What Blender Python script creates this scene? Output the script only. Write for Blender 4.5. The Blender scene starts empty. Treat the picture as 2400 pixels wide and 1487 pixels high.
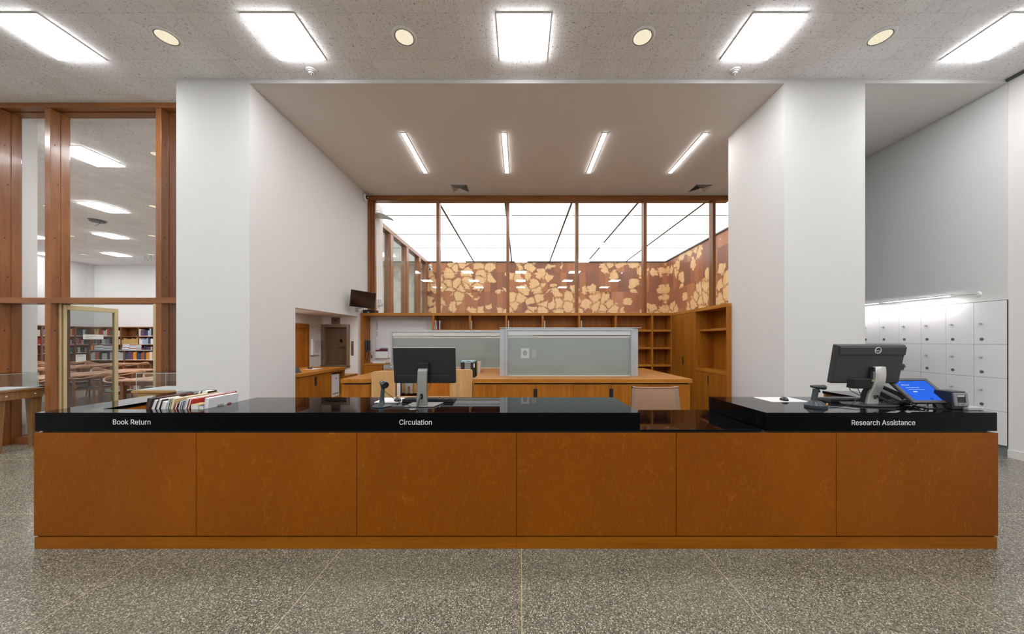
import bpy, math, random, os
from mathutils import Vector, Matrix, Euler
from mathutils.geometry import delaunay_2d_cdt
random.seed(7)
SC = bpy.context.scene
COL = SC.collection
PI = math.pi
F = 770.0; VX = 1219.0; VY = 798.0; HC = 1.64     # lens in pixels, vanishing point, eye height

def PX(px, d): return (px - VX) * d / F
def PZ(py, d): return HC - (py - VY) * d / F

def lin(c):
    c = c / 255.0
    return c / 12.92 if c <= 0.04045 else ((c + 0.055) / 1.055) ** 2.4
def rgb(r, g, b): return (lin(r), lin(g), lin(b), 1.0)

# ------------------------------------------------------------------ materials
class NT:
    def __init__(s, name):
        s.m = bpy.data.materials.new(name); s.m.use_nodes = True
        s.t = s.m.node_tree; s.t.nodes.clear()
        s.out = s.n('ShaderNodeOutputMaterial')
    def n(s, typ, **kw):
        nd = s.t.nodes.new(typ)
        for k, v in kw.items(): setattr(nd, k, v)
        return nd
    def l(s, a, b): s.t.links.new(a, b)
    def val(s, sock, v):
        if hasattr(v, 'is_output') or isinstance(v, bpy.types.NodeSocket): s.l(v, sock)
        else: sock.default_value = v
    def math(s, op, a, b=0.0, c=None, clamp=False):
        nd = s.n('ShaderNodeMath', operation=op); nd.use_clamp = clamp
        s.val(nd.inputs[0], a); s.val(nd.inputs[1], b)
        if c is not None: s.val(nd.inputs[2], c)
        return nd.outputs[0]
    def mix(s, fac, a, b):
        nd = s.n('ShaderNodeMix', data_type='RGBA')
        s.val(nd.inputs[0], fac); s.val(nd.inputs[6], a); s.val(nd.inputs[7], b)
        return nd.outputs[2]
    def coord(s, scale=(1, 1, 1), kind='Object', loc=(0, 0, 0), rot=(0, 0, 0)):
        tc = s.n('ShaderNodeTexCoord'); mp = s.n('ShaderNodeMapping')
        mp.inputs['Scale'].default_value = scale; mp.inputs['Location'].default_value = loc
        mp.inputs['Rotation'].default_value = rot
        s.l(tc.outputs[kind], mp.inputs['Vector']); return mp.outputs[0]
    def noise(s, vec, scale=5, detail=2, rough=0.5, dist=0.0):
        nd = s.n('ShaderNodeTexNoise'); s.l(vec, nd.inputs['Vector'])
        nd.inputs['Scale'].default_value = scale; nd.inputs['Detail'].default_value = detail
        nd.inputs['Roughness'].default_value = rough; nd.inputs['Distortion'].default_value = dist
        return nd
    def ramp(s, fac, stops, interp='LINEAR'):
        nd = s.n('ShaderNodeValToRGB'); s.l(fac, nd.inputs[0]); cr = nd.color_ramp
        cr.interpolation = interp
        while len(cr.elements) > 1: cr.elements.remove(cr.elements[-1])
        cr.elements[0].position = stops[0][0]; cr.elements[0].color = stops[0][1]
        for p, c in stops[1:]:
            e = cr.elements.new(p); e.color = c
        return nd.outputs[0]
    def bsdf(s, col, rough=0.5, metal=0.0, spec=0.5, coat=0.0, crough=0.1, bump=None, bstr=0.2, bdist=0.005):
        b = s.n('ShaderNodeBsdfPrincipled')
        s.val(b.inputs['Base Color'], col); s.val(b.inputs['Roughness'], rough)
        b.inputs['Metallic'].default_value = metal
        b.inputs['Specular IOR Level'].default_value = spec
        b.inputs['Coat Weight'].default_value = coat; b.inputs['Coat Roughness'].default_value = crough
        if bump is not None:
            bn = s.n('ShaderNodeBump'); bn.inputs['Strength'].default_value = bstr
            bn.inputs['Distance'].default_value = bdist
            s.l(bump, bn.inputs['Height']); s.l(bn.outputs[0], b.inputs['Normal'])
        s.l(b.outputs[0], s.out.inputs[0]); return b

def plain(name, col, rough=0.5, metal=0.0, spec=0.5, coat=0.0, var=0.06, scale=6.0):
    m = NT(name)
    nz = m.noise(m.coord(), scale, 3)
    dark = tuple(c * (1 - var) for c in col[:3]) + (1,)
    lite = tuple(min(1, c * (1 + var)) for c in col[:3]) + (1,)
    m.bsdf(m.mix(nz.outputs[0], dark, lite), rough, metal, spec, coat)
    return m.m

def emit(name, col, strength, streak=None):
    m = NT(name); m.m.cycles.emission_sampling = 'FRONT' if strength > 1.1 else 'NONE'; e = m.n('ShaderNodeEmission')
    e.inputs[0].default_value = col; e.inputs[1].default_value = strength
    if streak is not None:
        nz = m.noise(m.coord((30, 30, 1)), 1.5, 2)
        m.l(m.mix(nz.outputs[0], streak, col), e.inputs[0])
    m.l(e.outputs[0], m.out.inputs[0]); return m.m

def wood(name, dark, lite, rough=0.35, axis='z', scale=1.0, coat=0.0, spec=0.5):
    m = NT(name); k = {'x': (0.06, 1, 1), 'y': (1, 0.06, 1), 'z': (1, 1, 0.06)}[axis]
    v = m.coord(tuple(scale * c for c in k))
    n1 = m.noise(v, 14, 4, 0.6, 0.6); n2 = m.noise(v, 90, 2, 0.5)
    n3 = m.noise(m.coord((1, 1, 1)), 1.3, 2)
    f = m.math('ADD', m.math('MULTIPLY', n1.outputs[0], 0.6), m.math('MULTIPLY', n2.outputs[0], 0.25))
    f = m.math('ADD', f, m.math('MULTIPLY', n3.outputs[0], 0.25))
    c = m.ramp(f, [(0.36, dark), (0.7, lite)])
    m.bsdf(c, rough, spec=spec, coat=coat, bump=n2.outputs[0], bstr=0.04)
    return m.m

def birch(name):
    # stained rotary-cut veneer: broad tone, soft vertical growth lines, pale squiggle contours and flecks
    m = NT(name)
    v = m.coord((2.6, 2.6, 0.9)); w = m.noise(v, 1.6, 4, 0.55, 0.5)
    v2 = m.coord((4.2, 4.2, 1.5)); w2 = m.noise(v2, 1.5, 4, 0.55, 1.0)
    def contour(src, k, wd):
        fr = m.math('FRACT', m.math('MULTIPLY', src, k))
        d = m.math('ABSOLUTE', m.math('SUBTRACT', fr, 0.5))
        return m.math('SUBTRACT', 1.0, m.math('DIVIDE', d, wd), clamp=True)
    a = contour(w.outputs[0], 15, 0.07); b = contour(w2.outputs[0], 6, 0.028)
    gate = m.math('MULTIPLY', m.math('SUBTRACT', m.noise(m.coord((7, 7, 4), loc=(3, 1, 2)), 1.2, 2).outputs[0], 0.50), 7.0, clamp=True)
    fig = m.math('ADD', m.math('MULTIPLY', a, 0.24), m.math('MULTIPLY', m.math('MULTIPLY', b, gate), 0.75), clamp=True)
    pore = m.noise(m.coord((60, 60, 3)), 3, 2)
    tone = m.noise(m.coord((1, 1, 0.5)), 1.4, 2)
    t = m.math('ADD', m.math('MULTIPLY', pore.outputs[0], 0.5), m.math('MULTIPLY', tone.outputs[0], 0.6))
    base = m.ramp(t, [(0.3, (0.19, 0.047, 0.0008, 1)), (0.8, (0.29, 0.082, 0.0015, 1))])
    col = m.mix(fig, base, (0.44, 0.165, 0.012, 1))
    m.bsdf(col, 0.42, spec=0.16, bump=pore.outputs[0], bstr=0.03)
    return m.m

def terrazzo(name):
    m = NT(name)
    v = m.coord()
    vo = m.n('ShaderNodeTexVoronoi'); vo.feature = 'F1'; vo.inputs['Scale'].default_value = 185
    m.l(v, vo.inputs['Vector'])
    sp = m.n('ShaderNodeSeparateColor'); m.l(vo.outputs['Color'], sp.inputs[0])
    c = m.ramp(sp.outputs[0], [(0.0, rgb(56, 55, 50)), (0.22, rgb(82, 80, 72)), (0.42, rgb(110, 107, 97)), (0.62, rgb(136, 131, 117)),
                               (0.8, rgb(164, 158, 140)), (0.93, rgb(214, 208, 186))], 'CONSTANT')
    edge = m.n('ShaderNodeTexVoronoi'); edge.feature = 'DISTANCE_TO_EDGE'; edge.inputs['Scale'].default_value = 185
    m.l(v, edge.inputs['Vector'])
    g = m.math('MULTIPLY', edge.outputs['Distance'], 14.0, clamp=True)
    c = m.mix(g, rgb(114, 110, 98), c)
    big = m.noise(m.coord(), 1.1, 3)
    c = m.mix(m.math('MULTIPLY', m.math('SUBTRACT', big.outputs[0], 0.35), 0.9, clamp=True), c, rgb(136, 132, 118))
    # brass divider strips every 1.41 m
    sx = m.n('ShaderNodeSeparateXYZ'); m.l(v, sx.inputs[0])
    fr = m.math('FRACT', m.math('ADD', m.math('DIVIDE', sx.outputs[0], 1.41), 100.493))
    d = m.math('ABSOLUTE', m.math('SUBTRACT', fr, 0.5))
    ln = m.math('LESS_THAN', d, 0.0019)
    fy = m.math('FRACT', m.math('ADD', m.math('DIVIDE', sx.outputs[1], 1.41), 100.3))
    dy = m.math('ABSOLUTE', m.math('SUBTRACT', fy, 0.5))
    ly = m.math('MULTIPLY', m.math('LESS_THAN', dy, 0.0019), m.math('GREATER_THAN', m.math('ABSOLUTE', m.math('SUBTRACT', sx.outputs[1], 1.7)), 1.2))
    c = m.mix(m.math('MAXIMUM', ln, ly), c, rgb(186, 170, 130))
    b = m.bsdf(c, 0.22, spec=0.5, bump=big.outputs[0], bstr=0.02)
    return m.m

def ceiling_tile(name):
    m = NT(name)
    v = m.coord(); sx = m.n('ShaderNodeSeparateXYZ'); m.l(v, sx.inputs[0])
    T = 0.305
    ax = m.math('ADD', m.math('DIVIDE', sx.outputs[0], T), 200.36); ay = m.math('ADD', m.math('DIVIDE', sx.outputs[1], T), 200.0)
    cx = m.n('ShaderNodeCombineXYZ'); m.l(m.math('FLOOR', ax), cx.inputs[0]); m.l(m.math('FLOOR', ay), cx.inputs[1])
    wn = m.n('ShaderNodeTexWhiteNoise', noise_dimensions='3D'); m.l(cx.outputs[0], wn.inputs['Vector'])
    off = m.n('ShaderNodeVectorMath', operation='SCALE'); m.l(wn.outputs['Color'], off.inputs[0]); off.inputs['Scale'].default_value = 40
    add = m.n('ShaderNodeVectorMath', operation='ADD'); m.l(v, add.inputs[0]); m.l(off.outputs[0], add.inputs[1])
    def fiss(sc):
        mp = m.n('ShaderNodeMapping'); mp.inputs['Scale'].default_value = sc; m.l(add.outputs[0], mp.inputs[0])
        n = m.noise(mp.outputs[0], 1.0, 3, 0.6, 0.7)
        return m.math('MULTIPLY', m.math('SUBTRACT', n.outputs[0], 0.60), 14.0, clamp=True)
    pick = m.math('GREATER_THAN', wn.outputs['Value'], 0.5)
    a = fiss((105, 36, 1)); b = fiss((36, 105, 1))
    f = m.math('ADD', m.math('MULTIPLY', a, pick), m.math('MULTIPLY', b, m.math('SUBTRACT', 1.0, pick)))
    dens = m.math('ADD', 0.35, m.math('MULTIPLY', m.noise(v, 1.2, 2).outputs[0], 0.9), clamp=True)
    f = m.math('MULTIPLY', f, dens)
    tone = m.mix(wn.outputs['Value'], rgb(240, 238, 239), rgb(248, 247, 248))
    col = m.mix(f, tone, rgb(92, 86, 78))
    def joint(u):
        d = m.math('ABSOLUTE', m.math('SUBTRACT', m.math('FRACT', u), 0.5))
        return m.math('GREATER_THAN', d, 0.4955)
    j = m.math('MAXIMUM', joint(ax), joint(ay))
    col = m.mix(m.math('MULTIPLY', j, 0.35), col, rgb(110, 104, 98))
    m.bsdf(col, 0.9, spec=0.1)
    return m.m

def marquetry(name):
    m = NT(name)
    v0 = m.coord(); sx = m.n('ShaderNodeSeparateXYZ'); m.l(v0, sx.inputs[0])
    u = m.math('ADD', sx.outputs[0], sx.outputs[1]); z = sx.outputs[2]
    pu = m.math('DIVIDE', u, 0.29); pz = m.math('DIVIDE', m.math('SUBTRACT', z, 0.33), 0.88)
    cx = m.n('ShaderNodeCombineXYZ'); m.l(m.math('FLOOR', pu), cx.inputs[0]); m.l(m.math('FLOOR', pz), cx.inputs[1])
    wn = m.n('ShaderNodeTexWhiteNoise'); m.l(cx.outputs[0], wn.inputs['Vector'])
    grain = m.noise(m.coord((14, 14, 0.7)), 2.2, 3)
    uz = m.n('ShaderNodeCombineXYZ'); m.l(u, uz.inputs[0]); m.l(z, uz.inputs[1])
    warp = m.noise(uz.outputs[0], 3.4, 4, 0.62)
    ws = m.n('ShaderNodeVectorMath', operation='SCALE'); m.l(warp.outputs['Color'], ws.inputs[0]); ws.inputs['Scale'].default_value = 0.34
    wv = m.n('ShaderNodeVectorMath', operation='ADD'); m.l(uz.outputs[0], wv.inputs[0]); m.l(ws.outputs[0], wv.inputs[1])
    def vor(feat, out, sc=2.3):
        n = m.n('ShaderNodeTexVoronoi', feature=feat, voronoi_dimensions='2D'); m.l(wv.outputs[0], n.inputs['Vector'])
        n.inputs['Scale'].default_value = sc; return n.outputs[out]
    dist = vor('DISTANCE_TO_EDGE', 'Distance'); f1a = vor('F1', 'Distance')
    sv = m.n('ShaderNodeTexVoronoi', feature='SMOOTH_F1', voronoi_dimensions='2D'); m.l(wv.outputs[0], sv.inputs['Vector']); sv.inputs['Scale'].default_value = 8.5; sv.inputs['Smoothness'].default_value = 0.25
    f1 = m.math('ADD', f1a, m.math('MULTIPLY', m.math('SUBTRACT', sv.outputs['Distance'], 0.42), 0.32)); cc = vor('F1', 'Color')
    sc = m.n('ShaderNodeSeparateColor'); m.l(cc, sc.inputs[0])
    clus = m.noise(uz.outputs[0], 0.55, 2)
    keep = m.math('GREATER_THAN', m.math('ADD', sc.outputs[0], m.math('MULTIPLY', m.math('SUBTRACT', clus.outputs[0], 0.5), 2.6)), 0.28)
    ins = m.math('MULTIPLY', m.math('SUBTRACT', m.math('SUBTRACT', dist, m.math('MULTIPLY', m.math('SUBTRACT', sv.outputs['Distance'], 0.3), 0.10)), 0.016), 60.0, clamp=True)
    rad = m.math('MULTIPLY', m.math('SUBTRACT', 0.60, f1), 40.0, clamp=True)
    mask = m.math('MULTIPLY', m.math('MULTIPLY', ins, rad), keep)
    brown = m.ramp(m.math('ADD', m.math('MULTIPLY', wn.outputs['Value'], 0.65), m.math('MULTIPLY', grain.outputs[0], 0.4)),
                   [(0.15, rgb(128, 84, 62)), (0.45, rgb(162, 100, 66)), (0.75, rgb(180, 116, 74)), (1.0, rgb(196, 134, 88))])
    gold = m.mix(grain.outputs[0], rgb(222, 172, 116), rgb(244, 208, 156))
    rim = m.math('MULTIPLY', m.math('SUBTRACT', 0.17, dist), 6.0, clamp=True)
    gold = m.mix(m.math('MULTIPLY', rim, 0.42), gold, rgb(150, 96, 52))
    col = m.mix(mask, brown, gold)
    def joint(q, w):
        d = m.math('ABSOLUTE', m.math('SUBTRACT', m.math('FRACT', q), 0.5)); return m.math('GREATER_THAN', d, 0.5 - w)
    j = m.math('MAXIMUM', joint(pu, 0.014), joint(pz, 0.006))
    col = m.mix(m.math('MULTIPLY', j, 0.45), col, rgb(96, 56, 36))
    m.bsdf(col, 0.35, spec=0.4)
    return m.m

def glass(name, tint=(0.96, 0.985, 0.975, 1), refl=1.0):
    m = NT(name)
    tr = m.n('ShaderNodeBsdfTransparent'); tr.inputs[0].default_value = tint
    gl = m.n('ShaderNodeBsdfGlossy'); gl.inputs['Roughness'].default_value = 0.0
    lw = m.n('ShaderNodeLayerWeight'); lw.inputs[0].default_value = 0.5
    fr = m.math('ADD', 0.04, m.math('MULTIPLY', m.math('POWER', lw.outputs['Facing'], 5.0), 0.96))
    mx = m.n('ShaderNodeMixShader'); m.l(m.math('MULTIPLY', fr, refl), mx.inputs[0])
    m.l(tr.outputs[0], mx.inputs[1]); m.l(gl.outputs[0], mx.inputs[2]); m.l(mx.outputs[0], m.out.inputs[0])
    return m.m

M = {}
M['wall'] = plain('white wall paint', (0.70, 0.70, 0.695, 1), 0.7, spec=0.2, var=0.012, scale=2)
M['wall_warm'] = plain('warm white wall paint', (0.80, 0.775, 0.75, 1), 0.7, spec=0.2, var=0.012, scale=2)
M['bay_ceiling'] = plain('taupe ceiling paint', (0.80, 0.76, 0.73, 1), 0.85, spec=0.1, var=0.015, scale=2)
M['wall_pier'] = plain('bright white wall paint', (0.86, 0.86, 0.86, 1), 0.7, spec=0.2, var=0.01)
M['ceil'] = ceiling_tile('fissured ceiling tile')
M['floor'] = terrazzo('terrazzo floor')
M['birch'] = birch('stained birch veneer')
M['plinth'] = wood('stained plinth wood', (0.20, 0.058, 0.0015, 1), (0.34, 0.112, 0.005, 1), 0.42, 'x', spec=0.16)
def stone(name):
    m = NT(name)
    nz = m.noise(m.coord(), 150, 2)
    df = m.n('ShaderNodeBsdfDiffuse'); m.l(m.mix(nz.outputs[0], (0.0012, 0.0015, 0.0022, 1), (0.0034, 0.0038, 0.005, 1)), df.inputs[0])
    gl = m.n('ShaderNodeBsdfGlossy'); gl.inputs['Roughness'].default_value = 0.03; gl.inputs[0].default_value = (0.97, 0.98, 1, 1)
    lw = m.n('ShaderNodeLayerWeight'); lw.inputs[0].default_value = 0.5
    mx = m.n('ShaderNodeMixShader'); m.l(m.math('ADD', 0.005, m.math('MULTIPLY', m.math('POWER', lw.outputs['Facing'], 4.6), 0.93)), mx.inputs[0])
    m.l(df.outputs[0], mx.inputs[1]); m.l(gl.outputs[0], mx.inputs[2]); m.l(mx.outputs[0], m.out.inputs[0]); return m.m
M['stone'] = stone('polished black stone')
M['reveal'] = plain('dark wood for gaps and shaded panel', (0.05, 0.03, 0.015, 1), 0.6)
M['cherry'] = wood('cherry veneer', (0.27, 0.082, 0.006, 1), (0.46, 0.170, 0.018, 1), 0.4, spec=0.3)
M['cherry_x'] = wood('cherry veneer horizontal', (0.31, 0.105, 0.010, 1), (0.53, 0.215, 0.030, 1), 0.35, 'x', spec=0.35)
M['cherry_y'] = wood('cherry veneer lengthwise', (0.31, 0.105, 0.010, 1), (0.53, 0.215, 0.030, 1), 0.35, 'y', spec=0.35)
M['mull'] = wood('varnished mahogany', (0.17, 0.050, 0.010, 1), (0.33, 0.118, 0.026, 1), 0.3, 'z', coat=0.15)
M['mull_x'] = wood('varnished mahogany rail', (0.17, 0.052, 0.012, 1), (0.32, 0.118, 0.028, 1), 0.3, 'x', coat=0.15)
M['oak'] = wood('light oak', (0.48, 0.255, 0.085, 1), (0.66, 0.40, 0.17, 1), 0.45)
M['oak_dark'] = wood('brown oak', (0.16, 0.075, 0.022, 1), (0.30, 0.15, 0.05, 1), 0.4, 'z', 2.0)
M['oak_mid'] = wood('honey oak', (0.36, 0.19, 0.05, 1), (0.5, 0.29, 0.09, 1), 0.4, 'x', 2.0)
M['teak'] = wood('reddish teak', (0.16, 0.052, 0.018, 1), (0.30, 0.115, 0.045, 1), 0.32)
M['teak_top'] = wood('pale teak table top', (0.38, 0.17, 0.085, 1), (0.56, 0.29, 0.16, 1), 0.22, 'y')
M['rail_wood'] = wood('tan bent wood', (0.30, 0.125, 0.05, 1), (0.48, 0.24, 0.11, 1), 0.3, 'x')
M['marq'] = marquetry('wood inlay wall')
M['glass'] = glass('clear glass', (0.985, 0.99, 0.988, 1))
M['glass_green'] = glass('greenish glass', (0.84, 0.90, 0.88, 1))
M['glass_smoke'] = glass('smoky door glass', (0.76, 0.78, 0.78, 1))
M['glass_case'] = glass('acrylic', (0.95, 0.97, 0.965, 1))
M['edge'] = plain('acrylic bright edge', (0.85, 0.86, 0.84, 1), 0.3)
M['frost'] = plain('grey green back painted glass', (0.27, 0.315, 0.295, 1), 0.03, spec=0.7, var=0.02)
M['alu'] = plain('brushed aluminium', (0.50, 0.53, 0.56, 1), 0.42, 0.5)
M['alu_pale'] = plain('pale aluminium', (0.62, 0.66, 0.66, 1), 0.4, 0.3)
M['shade'] = plain('off white roller shade rail', (0.58, 0.58, 0.54, 1), 0.5)
M['silver'] = plain('satin silver', (0.60, 0.60, 0.57, 1), 0.36, 0.55)
M['steel'] = plain('polished steel', (0.7, 0.7, 0.7, 1), 0.15, 1.0)
M['brass'] = plain('satin brass', (0.62, 0.50, 0.29, 1), 0.35, 0.45, var=0.1)
M['bronze'] = wood('brushed bronze', (0.095, 0.055, 0.032, 1), (0.17, 0.105, 0.065, 1), 0.3, 'z', 2, spec=0.6)
M['bronze_frame'] = wood('bronze frame', (0.15, 0.095, 0.05, 1), (0.25, 0.165, 0.09, 1), 0.3, 'z', 2, spec=0.6)
M['silver_dark'] = plain('satin grey metal', (0.30, 0.30, 0.285, 1), 0.36, 0.6)
M['bronze_lite'] = plain('polished bronze', (0.26, 0.17, 0.08, 1), 0.25, 0.8)
M['black'] = plain('black plastic', (0.012, 0.012, 0.014, 1), 0.42, var=0.15)
M['black_gloss'] = plain('glossy black plastic', (0.012, 0.012, 0.014, 1), 0.12)
M['charcoal'] = plain('charcoal plastic', (0.035, 0.036, 0.038, 1), 0.45, var=0.12, scale=60)
M['slate'] = plain('slate plastic', (0.035, 0.047, 0.055, 1), 0.35)
M['dgrey'] = plain('dark grey metal', (0.07, 0.072, 0.075, 1), 0.4)
M['grey'] = plain('mid grey plastic', (0.22, 0.235, 0.23, 1), 0.4)
M['white'] = plain('white plastic', (0.78, 0.78, 0.78, 1), 0.4, var=0.02)
M['paper'] = plain('paper', (0.80, 0.79, 0.76, 1), 0.8, var=0.03, scale=50)
M['locker'] = plain('white laminate', (0.78, 0.78, 0.79, 1), 0.45, var=0.012)
M['gap'] = plain('dark gap', (0.03, 0.03, 0.03, 1), 0.8)
M['disc'] = plain('grey number disc', (0.15, 0.15, 0.15, 1), 0.4, 0.2)
M['tan'] = plain('tan mesh fabric', (0.36, 0.215, 0.135, 1), 0.75, var=0.10, scale=220)
M['tan_side'] = plain('taupe webbing', (0.29, 0.20, 0.145, 1), 0.75, var=0.1, scale=220)
M['board'] = plain('white board', (0.74, 0.75, 0.78, 1), 0.15, var=0.01)
M['tv'] = plain('switched off screen', (0.014, 0.008, 0.006, 1), 0.12, spec=0.6)
M['red'] = plain('red enamel', (0.45, 0.012, 0.018, 1), 0.25)
M['letter'] = plain('pale lettering', (0.82, 0.83, 0.86, 1), 0.5, var=0.02)
M['ink'] = plain('dark ink', (0.05, 0.05, 0.06, 1), 0.7)
M['greyink'] = plain('grey ink', (0.33, 0.34, 0.36, 1), 0.7)
M['key'] = plain('bronze key', (0.25, 0.18, 0.10, 1), 0.4, 0.8)
M['maroon'] = plain('maroon folder', (0.12, 0.012, 0.04, 1), 0.6)
M['leather'] = plain('black seat leather', (0.02, 0.022, 0.024, 1), 0.35)
M['panel_light'] = emit('light diffuser', (0.985, 0.99, 1.0, 1), 30.0)
M['read_light'] = emit('reading room diffuser', (0.985, 0.99, 1.0, 1), 37.0)
M['strip_light'] = emit('linear lamp', (1.0, 0.965, 0.945, 1), 52.0)
M['skylight'] = emit('luminous ceiling', (1.0, 0.985, 0.97, 1), 2.0)
M['down_light'] = emit('warm lamp', (1.0, 0.93, 0.74, 1), 1.0, (0.74, 0.62, 0.40, 1))
M['bar_light'] = emit('locker light bar lens', (1.0, 0.97, 0.95, 1), 105.0)
M['alcove_fill'] = emit('added alcove fill lens', (1.0, 0.95, 0.93, 1), 70.0)
M['blue'] = emit('tablet screen blue', rgb(46, 104, 226), 1.0)
M['screen_text'] = emit('tablet screen text', (0.75, 0.85, 1, 1), 1.0)
M['screen_dim'] = emit('tablet screen mark', rgb(30, 70, 160), 1.0)
M['orange_led'] = emit('orange marker', (1.0, 0.35, 0.04, 1), 0.9)

# ------------------------------------------------------------------ mesh builder
class MB:
    def __init__(s): s.v = []; s.f = []; s.sm = []
    def add(s, vs, fs, smooth=False):
        o = len(s.v); s.v += [Vector(p) for p in vs]
        for f in fs: s.f.append(tuple(i + o for i in f)); s.sm.append(smooth)
        return s
    def box(s, x0, x1, y0, y1, z0, z1, mat=None):
        vs = [(x0, y0, z0), (x1, y0, z0), (x1, y1, z0), (x0, y1, z0), (x0, y0, z1), (x1, y0, z1), (x1, y1, z1), (x0, y1, z1)]
        if mat is not None: vs = [mat @ Vector(p) for p in vs]
        return s.add(vs, [(0, 3, 2, 1), (4, 5, 6, 7), (0, 1, 5, 4), (1, 2, 6, 5), (2, 3, 7, 6), (3, 0, 4, 7)])
    def down(s, x0, x1, y0, y1, z):
        return s.add([(x0, y0, z), (x0, y1, z), (x1, y1, z), (x1, y0, z)], [(0, 1, 2, 3)])
    def prism(s, poly, z0, z1, mat=None):
        n = len(poly)
        vs = [(x, y, z0) for x, y in poly] + [(x, y, z1) for x, y in poly]
        if mat is not None: vs = [mat @ Vector(p) for p in vs]
        fs = [tuple(range(n - 1, -1, -1)), tuple(range(n, 2 * n))]
        fs += [(i, (i + 1) % n, n + (i + 1) % n, n + i) for i in range(n)]
        return s.add(vs, fs)
    def lathe(s, prof, c=(0, 0, 0), n=24, mat=None, cap=True):
        vs = []; k = len(prof)
        for i in range(n):
            a = 2 * PI * i / n
            for r, z in prof: vs.append((c[0] + r * math.cos(a), c[1] + r * math.sin(a), c[2] + z))
        if mat is not None: vs = [mat @ Vector(p) for p in vs]
        fs = []
        for i in range(n):
            j = (i + 1) % n
            for q in range(k - 1): fs.append((i * k + q, j * k + q, j * k + q + 1, i * k + q + 1))
        if cap:
            fs.append(tuple(i * k for i in range(n - 1, -1, -1))); fs.append(tuple(i * k + k - 1 for i in range(n)))
        return s.add(vs, fs, True)
    def tube(s, pts, r, n=8, rb=None, mat=None):
        pts = [Vector(p) for p in pts]; m = len(pts)
        if m >= 4 and not isinstance(r, (list, tuple)) and rb is None:      # round off the path
            q = [pts[0] * 2 - pts[1]] + pts + [pts[-1] * 2 - pts[-2]]; out = []
            for i in range(1, m):
                a, b, c, d = q[i - 1], q[i], q[i + 1], q[i + 2]
                for k in range(5):
                    t = k / 5
                    out.append(0.5 * (2 * b + (c - a) * t + (2 * a - 5 * b + 4 * c - d) * t * t + (3 * b - a - 3 * c + d) * t ** 3))
            pts = out + [pts[-1]]; m = len(pts)
        if not isinstance(r, (list, tuple)): r = [r] * m
        if rb is None: rb = r
        elif not isinstance(rb, (list, tuple)): rb = [rb] * m
        vs = []
        for i, p in enumerate(pts):
            t = (pts[min(i + 1, m - 1)] - pts[max(i - 1, 0)]).normalized()
            up = Vector((0, 0, 1)) if abs(t.z) < 0.95 else Vector((0, 1, 0))
            a = t.cross(up).normalized(); b = a.cross(t).normalized()
            for q in range(n):
                g = 2 * PI * q / n
                vs.append(p + a * (r[i] * math.cos(g)) + b * (rb[i] * math.sin(g)))
        if mat is not None: vs = [mat @ p for p in vs]
        fs = []
        for i in range(m - 1):
            for q in range(n):
                w = (q + 1) % n
                fs.append((i * n + q, i * n + w, (i + 1) * n + w, (i + 1) * n + q))
        fs.append(tuple(range(n - 1, -1, -1))); fs.append(tuple((m - 1) * n + q for q in range(n)))
        return s.add(vs, fs, True)
    def ring(s, R, r, c=(0, 0, 0), n=28, k=8, mat=None, sx=1.0):
        vs = []
        for i in range(n):
            a = 2 * PI * i / n
            for q in range(k):
                g = 2 * PI * q / k
                vs.append((c[0] + sx * (R + r * math.cos(g)) * math.cos(a), c[1] + (R + r * math.cos(g)) * math.sin(a), c[2] + r * math.sin(g)))
        if mat is not None: vs = [mat @ Vector(p) for p in vs]
        fs = []
        for i in range(n):
            for q in range(k):
                j = (i + 1) % n; w = (q + 1) % k
                fs.append((i * k + q, j * k + q, j * k + w, i * k + w))
        return s.add(vs, fs, True)
    def ball(s, c, rx, ry=None, rz=None, n=14, mat=None):
        ry = ry or rx; rz = rz or rx; m = n // 2
        vs = []
        for i in range(m + 1):
            t = PI * i / m
            for q in range(n):
                a = 2 * PI * q / n
                vs.append((c[0] + rx * math.sin(t) * math.cos(a), c[1] + ry * math.sin(t) * math.sin(a), c[2] + rz * math.cos(t)))
        if mat is not None: vs = [mat @ Vector(p) for p in vs]
        fs = [(i * n + q, (i + 1) * n + q, (i + 1) * n + (q + 1) % n, i * n + (q + 1) % n) for i in range(m) for q in range(n)]
        return s.add(vs, fs, True)
    def loft(s, rings, smooth=True):
        n = len(rings[0]); vs = [p for r in rings for p in r]; fs = []
        for i in range(len(rings) - 1):
            for q in range(n):
                w = (q + 1) % n; fs.append((i * n + q, i * n + w, (i + 1) * n + w, (i + 1) * n + q))
        fs.append(tuple(range(n - 1, -1, -1))); fs.append(tuple((len(rings) - 1) * n + q for q in range(n)))
        return s.add(vs, fs, smooth)
    def build(s, name, mat, parent=None, bevel=0.0, world=False, kind=None):
        off = WL.get(parent.name, Vector()) if (parent is not None and world) else Vector()
        me = bpy.data.meshes.new(name)
        me.from_pydata([tuple(p - off) for p in s.v], [], s.f)
        me.materials.append(M[mat] if isinstance(mat, str) else mat)
        me.polygons.foreach_set('use_smooth', s.sm)
        me.update()
        import bmesh
        bm = bmesh.new(); bm.from_mesh(me)
        if len(s.f) > 1: bmesh.ops.recalc_face_normals(bm, faces=bm.faces)
        bm.to_mesh(me); bm.free()
        if any(s.sm): me.set_sharp_from_angle(angle=0.75)
        o = bpy.data.objects.new(name, me); COL.objects.link(o)
        if parent is not None:
            o.parent = parent; WL[o.name] = WL.get(parent.name, Vector())
        else: WL[o.name] = Vector()
        if bevel:
            b = o.modifiers.new('Bevel', 'BEVEL'); b.width = bevel; b.segments = 2; b.limit_method = 'ANGLE'
            b.angle_limit = math.radians(40); b.harden_normals = False
        if kind: o['kind'] = kind
        return o
WL = {}

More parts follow.
